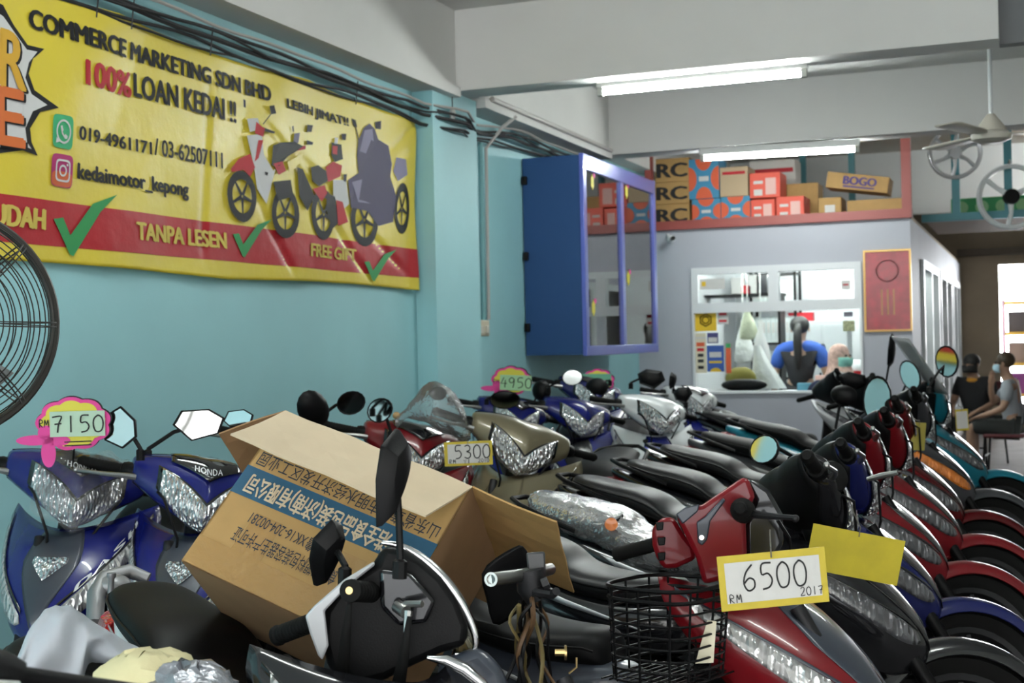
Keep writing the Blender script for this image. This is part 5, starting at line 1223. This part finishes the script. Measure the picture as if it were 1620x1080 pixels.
for u in (.18, .62): MB().add([Q(u, .60, -.0006), Q(u + .14, .60, -.0006), Q(u + .15, .83, -.0006), Q(u - .01, .83, -.0006)], [(0, 1, 2, 3)]).build('tape_patch', tape, fp, flat=True)
RQ = lambda a, b: Q(1, lerp(.52, .40, b), lerp(.12, .24, a)) + Lx * .0015
letter('XK16', DINK, RQ, rp)

# ---- rear view mirrors, placed on their own machines
def vmir(b, base, ctr, Z, n, shape='oval', w=.07, h=.05, roll=0.0):
    wmirror(b, (*base, Z), (*ctr, Z - .02), n, shape=shape, w=w, h=h, roll=roll)
vmir(A1, (222, 728), (190, 678), 4.15, (-.25, .05, -1), 'hex', .058, .058, -.6)
vmir(A2, (234, 728), (315, 671), 4.25, (.1, .1, -1), 'hex', .078, .050, .12)
vmir(A2, (402, 735), (378, 664), 4.4, (-.2, .2, -1), 'hex', .05, .035, .2)
vmir(A3, (478, 690), (496, 648), 5.2, (-.55, .35, .75), 'oval', .085, .052, .9)
vmir(A3, (508, 672), (555, 637), 5.3, (.12, -.14, -1), 'oval', .055, .040, .35)
vmir(A4, (618, 695), (601, 649), 5.5, (-.35, -.02, -1), 'oval', .058, .042, .5)
vmir(A6, (845, 645), (857, 618), 8.0, (.2, 0, 1), 'oval', .055, .055, 0)
vmir(A6, (770, 640), (798, 632), 7.6, (.1, -.12, -1), 'oval', .085, .045, 0)
vmir(A7, (868, 622), (905, 597), 7.9, (.1, .2, -1), 'oval', .062, .042, .1)
vmir(A8, (965, 610), (945, 612), 9.2, (.1, 0, 1), 'oval', .07, .05, 0)
vmir(A9, (998, 615), (1030, 599), 7.8, (.2, 0, 1), 'hex', .078, .056, .2)
vmir(A9, (1085, 645), (1080, 624), 7.8, (.3, .1, 1), 'hex', .055, .045, 0)
vmir(A10, (1066, 622), (1062, 601), 9.4, (-.95, .1, .3), 'hex', .06, .06, .3)
vmir(B[1], (1252, 738), (1209, 711), 4.3, (-.62, .26, -.62), 'oval', .055, .043, .1)
vmir(B[4], (1392, 690), (1388, 632), 6.2, (-.75, .1, -.65), 'oval', .075, .095, 0)
vmir(B[5], (1470, 622), (1498, 572), 7.0, (-.85, .1, -.5), 'oval', .07, .075, .5)
vmir(B[6], (1424, 640), (1440, 594), 7.8, (-.8, .2, -.5), 'oval', .06, .09, .7)
vmir(B[7], (1402, 612), (1408, 555), 8.9, (-.9, .1, .4), 'hex', .06, .11, -.2)
vmir(B[7], (1330, 622), (1350, 602), 8.9, (.3, .2, 1), 'hex', .09, .055, .3)
vmir(B[3], (1322, 690), (1335, 625), 6.0, (.5, -.2, .8), 'oval', .06, .04, .2)
W6 = (lambda f_: (lambda px, py, Z: f_(P(px, py, Z))))(loc_in(B[6]))
m = MB(); m.grid([[W6(lerp(a[0], b_[0], i / 8) + c_ * 14, lerp(a[1], b_[1], i / 8) + c_ * 2, 7.7 - .16 * c_ + .05 * abs(c_)) for c_ in (-1, -.6, -.2, .2, .6, 1)] for a, b_ in (((1424, 534), (1486, 622)),) for i in range(9)])
m.build('windscreen', film('windscreen_clear', (.92, .94, .95), .2, .05, 0, 10, .3, (.8, .8, .82)), B[6][0], solid=.004)
W0 = (lambda f_: (lambda px, py, Z: f_(P(px, py, Z))))(loc_in(B[0]))
Wr = (lambda f_: (lambda px, py, Z: f_(P(px, py, Z))))(loc_in(B[1]))
MB().lathe([(.001, 0), (.022, 0), (.022, .006), (.001, .008)], Wr(967, 829, 4.52), Wr(967, 829, 4.4) - Wr(967, 829, 4.52), 18).build('orange_reflector', mat('orange_reflector', (.75, .18, .01), .3, coat=.5), B[1][0])
MB().tube([Wr(967, 829, 4.53), Wr(985, 815, 4.62)], .006, 6).build('reflector_stay', BLK, B[1][0])
A_, Bb = W0(1222, 800, 3.85), W0(1322, 752, 3.6); d_ = (Bb - A_).normalized(); L_ = (Bb - A_).length
MB().lathe([(.03, -.01)] + [(.048 + .006 * (i % 2) - .008 * (i > 12), L_ * i / 20) for i in range(21)] + [(.02, L_ + .01)], A_, d_, 20).build('foam_sleeve', RUB, B[0][0])
MB().tube([W0(1372, 758, 3.5), W0(1395, 752, 3.48), W0(1420, 747, 3.46)], [.006, .008, .006], 8).build('clutch_lever', STEEL, B[0][0])

# ---- price cards
def card(px, py, wpx, hpx, Z, roll, label, edge=YEL, face=None, wire=None, inset=(.06, .10), yaw=0):
    c = P(px, py, Z); q = Matrix.Rotation(-radians(roll), 3, FWD); ux, uy = q @ RGT, q @ UPV
    if yaw: ux = (ux * cos(yaw) + FWD * sin(yaw))
    w, h = wpx * Z / F_PX, hpx * Z / F_PX; n = ux.cross(uy)
    t = thing('price_card', label, 'price tag', c)
    MB().poly([ux * (x * w / 2) + uy * (y * h / 2) for x, y in ((-1, -1), (1, -1), (1, 1), (-1, 1))], n * -.003).build('card', edge, t, flat=True)
    if face:
        MB().add([ux * (x * w * (.5 - inset[0])) + uy * (y * h * (.5 - inset[1])) + n * .0012 for x, y in ((-1, -1), (1, -1), (1, 1), (-1, 1))], [(0, 1, 2, 3)]).build('paper', face, t, flat=True)
    if wire:
        d = P(*wire) - c; MB().tube([uy * (h * .40) + n * .004, uy * (h * .55) + d * .05 + n * .006, lerp(uy * h * .5, d, .6), d], .0016, 5).build('wire', mat('thin_wire', (.10, .09, .07), .5), t)
    return t, (lambda x, y: ux * (x * w) + uy * (y * h) + n * .003), w, h
def ctag(tg, txt, x0, y0, gh, wd=.085, m_=INK, gap=.75, sx=1):
    t, fn, w, h = tg; k = gh * h / w
    scribble(txt, m_, lambda x, y: fn(x0 + x * k * sx, y0 + y * gh), t, wd, gap=gap)
tg = card(1223, 916, 171, 87, 2.55, 5.5, 'yellow edged card reading RM 6500 2017 on the red motorcycle', YEL, PAPER, (1218, 838, 2.62), (.06, .13))
ctag(tg, '6500', -.28, -.16, .47, .075, gap=.76, sx=.86); ctag(tg, 'RM', -.42, -.36, .15, .11, gap=.85); ctag(tg, '2017', .24, -.34, .15, .11, gap=.78, sx=.92)
card(1353, 877, 148, 72, 3.45, -11, 'blank yellow card hanging behind the 6500 card', mat('plain_yellow_card', (.50, .40, .01), .6, var=.12, vscale=14), None, (1345, 792, 3.55))
tg = card(741, 717, 76, 38, 5.35, 2.5, 'yellow edged card reading RM 5300 V1 2010 on the khaki motorcycle', YEL, PAPER, (715, 690, 5.5), (.07, .10))
ctag(tg, '5300', -.29, -.20, .55, .09, gap=.76, sx=.94); ctag(tg, 'RM', -.40, -.40, .17, .14, gap=.9); ctag(tg, 'V1', -.10, -.42, .17, .14, gap=.9); ctag(tg, '2010', .20, -.38, .15, .14, gap=.8)
def star(px, py, wpx, hpx, Z, roll, num, card_c, label, c_off, c_sz, wire):
    c = P(px, py, Z); q = Matrix.Rotation(-radians(roll), 3, FWD); ux, uy = q @ RGT, q @ UPV; n = ux.cross(uy); s = Z / F_PX
    t = thing('price_star', label, 'price tag', c)
    def blob(k, m_, off, dx=0, dy=0):
        pts = []
        for i in range(72):
            a = 2 * pi * i / 72; r = 1 + .09 * abs(sin(a * 4.5 + .4)) - .05
            pts.append(ux * ((dx + cos(a) * r * wpx / 2 - (wpx / 2 * (1 - k)) * cos(a)) * s) + uy * ((dy + sin(a) * r * hpx / 2 - (hpx / 2 * (1 - k)) * sin(a)) * s) + n * off)
        return MB().poly(pts, n * -.002).build('star_card', m_, t, flat=True)
    blob(1.02, INK, -.002, 1, 1); blob(1.0, PINK, .001); blob(.86, LYEL, .0035)
    bl = MB()
    for dx, dy, rx, ry in ((-.52, -.30, .26, .10), (-.36, -.16, .12, .14), (-.34, -.55, .10, .28), (-.20, -.32, .16, .10)):
        bl.poly([ux * ((dx * wpx + rx * wpx * cos(a)) * s) + uy * ((dy * hpx + ry * hpx * sin(a)) * s) + n * .006 for a in [2 * pi * k / 20 for k in range(20)]], n * -.0015)
    bl.build('bow', PINK, t, flat=True)
    cw_, ch_ = c_sz; co_ = ux * (c_off[0] * s) + uy * (c_off[1] * s)
    MB().poly([co_ + ux * (x * cw_ / 2 * s) + uy * (y * ch_ / 2 * s) + n * .010 for x, y in ((-1, -1), (1, -1), (1, 1), (-1, 1))], n * -.0015).build('paper', card_c, t, flat=True)
    k = .66 * ch_ * s
    if num: scribble(num, INK, lambda x, y: co_ + ux * ((x - .375 * len(num) + .06) * k * 1.05) + uy * ((y - .5) * k) + n * .012, t, .09, gap=.78)
    k2 = .30 * ch_ * s
    scribble('RM', INK, lambda x, y: co_ + ux * (-.5 * cw_ * s - 1.5 * k2 + x * k2 * .95) + uy * (y * k2 - .12 * ch_ * s) + n * .006, t, .14)
    m = MB()
    for dy in (-.36, -.43): m.poly([ux * (x * wpx * s) + uy * ((dy + e) * hpx * s) + n * .0065 for x, e in ((-.12, 0), (.25, .01), (.25, .03), (-.12, .022))], n * -.001)
    m.build('printed_line', INK, t, flat=True)
    d = P(*wire) - c; MB().tube([uy * (-.45 * hpx * s) - n * .004, d], .003, 5).build('stick', BLK, t)
star(116, 670, 116, 82, 4.12, 1.5, '7150', mat('mint_card', (.46, .62, .48), .7), 'pink and yellow star tag with a mint card reading 7150', (8, 0), (87, 40), (115, 735, 4.2))
star(809, 602, 62, 44, 7.75, -2, '4950', mat('green_card_bright', (.36, .62, .36), .7), 'pink and yellow star tag with a green card reading 4950', (7, -3), (50, 24), (809, 640, 7.8))
star(946, 603, 50, 38, 9.3, 0, '', mat('green_card_dim', (.12, .36, .24), .7), 'star tag with a plain green card, half hidden below the cabinet', (-2, 2), (46, 20), (944, 635, 9.3))
card(1522, 664, 20, 34, 7.6, 4, 'small yellow card hanging at the front of the teal motorcycle', YEL, PAPER, (1516, 640, 7.7))
card(1453, 690, 22, 44, 6.2, -4, 'narrow olive yellow card in the middle of the aisle row', mat('olive_card', (.30, .25, .04), .7), None, (1446, 662, 6.3))
# ---- clear plastic on machines
l4 = loc_in(B[1])
wrap = thing('plastic_wrap', 'crinkled clear plastic wrapped over a motorcycle seat beside the carton', 'plastic', B[1][3], B[1][0].rotation_euler); wrap.scale = B[1][0].scale
m = MB(); rw = random.Random(5); rows = [crom(SEATP, i / 30) for i in range(31)]
m.rings([[Vector((x, w * 1.12 * y + rw.uniform(-.004, .004), zt - hh * .45 + (hh * .62 + .012) * z + rw.uniform(-.004, .006))) for y, z in sell(1, 1, 40, 2.4)] for x, w, zt, hh in rows])
m.build('film', film('crinkled_film', (.95, .95, .96), .40, .16, 1.0, 26, .16, (.7, .72, .74)), wrap)
bagm = thing('plastic_bag', 'clear plastic bag tied over the mirror of the red motorcycle', 'bag', (0, 0, 0))
m = MB(); cpts = [((628, 668), 10), ((640, 656), 8), ((650, 648), 14), ((672, 640), 30), ((692, 640), 40), ((712, 652), 38), ((728, 668), 30), ((742, 684), 14)]
rs = []
for i in range(22):
    x, y, r = crom([(*p, r_) for p, r_ in cpts], i / 21)
    rs.append([P(x + rw.uniform(-1.5, 1.5) + .2 * r * cos(a), y - r * .95 * sin(a) * (1 + .08 * sin(3 * a + i)), 5.6 + .0022 * r * cos(a)) for a in [2 * pi * k / 24 for k in range(24)]])
m.rings(rs).build('film', film('bag_film', (.93, .94, .95), .38, .15, 1, 24, .10, (.75, .78, .78)), bagm)
MB().ell(P(627, 657, 5.6), (.016, .016, .016), 10, 8).build('rubber_band', mat('tan_rubber', (.45, .30, .14), .7), bagm)
MB().ell(P(693, 622, 5.6), (.04, .02, .03), 12, 8).build('mirror_inside', BLK, bagm)
fl = thing('plastic_film', 'torn clear film taped over the headlight of the 7150 motorcycle', 'plastic', A1[3], A1[0].rotation_euler); fl.scale = A1[0].scale
m = MB(A1[1]); m.grid([[cowl_pt(lerp(-.55, .62, i / 14) + rw.uniform(-.012, .012), radians(lerp(96, -42, j / 12)), .014 + .010 * sin(i * 1.3 + j) + rw.uniform(-.004, .006) + (.03 if j == 12 else 0)) for j in range(13)] for i in range(15)])
m.build('film', film('thin_film', (.95, .95, .96), .30, .10, .7, 24, .05), fl, sub=1)
# ---- bags at the bottom left, on the seat of a near motorcycle
MILK = film('milky_bag', (.9, .91, .93), .25, .2, .8, 20, .50, (.70, .74, .80))
t = thing('plastic_bag', 'crumpled white translucent plastic bag on the near seat', 'bag')
tops = [(18, 1062), (62, 972), (104, 956), (150, 985), (196, 1012), (246, 1040)]; bots = [(-8, 1120), (38, 1110), (120, 1115), (140, 1050), (185, 1058), (250, 1060)]
m = MB(); rs = []
for i in range(26):
    a = crom(tops, i / 25); b = crom(bots, i / 25); ring = []
    for k in range(20):
        th_ = 2 * pi * k / 20; s_ = .5 - .5 * cos(th_); dp = .09 * sin(th_)
        ring.append(P(lerp(a[0], b[0], s_) + rw.uniform(-5, 5), lerp(a[1], b[1], s_) + rw.uniform(-5, 5), 2.42 + .006 * i - dp + .012 * sin(i * .9 + k)))
    rs.append(ring)
m.rings(rs).build('bag_body', MILK, t, sub=1)
t = thing('paper_wrap', 'crumpled cream paper bundle beside the white plastic bag', 'paper')
m = MB(); c = P(235, 1085, 2.25); m.ell(c, (.10, .08, .062), 22, 14)
m.v = [p + Vector((rw.uniform(-.006, .006), rw.uniform(-.006, .006), rw.uniform(-.006, .006))) for p in m.v]; m.build('bundle', mat('cream_tissue', (.58, .52, .30), .85, bump=.6, bscale=40, bdist=.004), t)
t = thing('foil_wrap', 'shiny grey plastic wrap at the bottom edge beside the cream paper', 'plastic')
m = MB(); c = P(300, 1100, 2.2); m.ell(c, (.085, .07, .055), 22, 14)
m.v = [p + Vector((rw.uniform(-.007, .007), rw.uniform(-.007, .007), rw.uniform(-.007, .007))) for p in m.v]; m.build('film', mat('silver_film', (.30, .31, .34), .25, .5, bump=.8, bscale=30, bdist=.01), t)
# ---- pedestal fan at the left edge
fcn = P(-95, 510, 2.9); R_ = 182 * 2.9 / F_PX
fn_ = (CAM - fcn); fn_.z = 0; fn_.normalize(); fn_ = Matrix.Rotation(radians(14), 3, 'Z') @ fn_; fx = Vector((0, 0, 1)).cross(fn_).normalized(); fz = Vector((0, 0, 1))
fan = thing('pedestal_fan', 'standing fan with a round dark wire guard at the left edge', 'fan', (fcn.x, fcn.y, 0))
FM = mat('fan_wire', (.045, .042, .038), .45, .5)
fp_ = lambda r, a, d: Vector((0, 0, fcn.z)) + fx * (r * cos(a)) + fz * (r * sin(a)) + fn_ * d
dome = lambda r: .085 * (1 - (r / R_) ** 2) ** .5 if r < R_ else 0
MB().tube([fp_(R_, 2 * pi * k / 64, 0) for k in range(64)], .010, 8, closed=True).build('guard_rim', FM, fan)
for sgn, nm in ((1, 'front_guard'), (-1, 'rear_guard')):
    m = MB()
    for i in range(15 if sgn > 0 else 7):
        r = R_ * (.16 + .81 * i / (14 if sgn > 0 else 6)); m.tube([fp_(r, 2 * pi * k / 60, sgn * dome(r)) for k in range(60)], .0014, 4, closed=True)
    for k in range(8):
        for da in (-.02, .02): m.tube([fp_(R_ * q, 2 * pi * k / 8 - .03 + da, sgn * dome(R_ * q) + .002 * sgn) for q in (.1, .4, .6, .8, .92, .985)], .0018, 4)
    m.build(nm, FM, fan)
MB().lathe([(.001, 0), (.045, 0), (.05, .02), (.001, .025)], fp_(0, 0, .07), fn_, 20).build('badge', BLK, fan)
for k in range(3):
    a0 = 2 * pi * k / 3 + pi / 3; m = MB(); m.grid([[fp_(r, a0 + w * (.25 + .18 * r / R_) , .03 * w) for w in (-1, -.5, 0, .5, 1)] for r in [R_ * q for q in (.16, .35, .55, .74)]]); m.build('blade', mat('fan_blade', (.25, .27, .28), .4), fan, solid=.003)
MB().lathe([(.001, 0), (.055, 0), (.07, -.04), (.06, -.14), (.001, -.15)], fp_(0, 0, -.08), fn_, 20).build('motor', BLK, fan)
m = MB(); m.tube([fp_(0, 0, -.14), fp_(0, 0, -.15) - fz * .10, Vector((0, 0, fcn.z - .25)) - fn_ * .15, -fn_ * .15 + Vector((0, 0, .03))], .016, 10); m.build('pole', STEEL, fan)
MB().lathe([(.001, .0), (.20, .0), (.19, .03), (.04, .05), (.001, .05)], -fn_ * .15, (0, 0, 1), 28).build('base', BLK, fan)
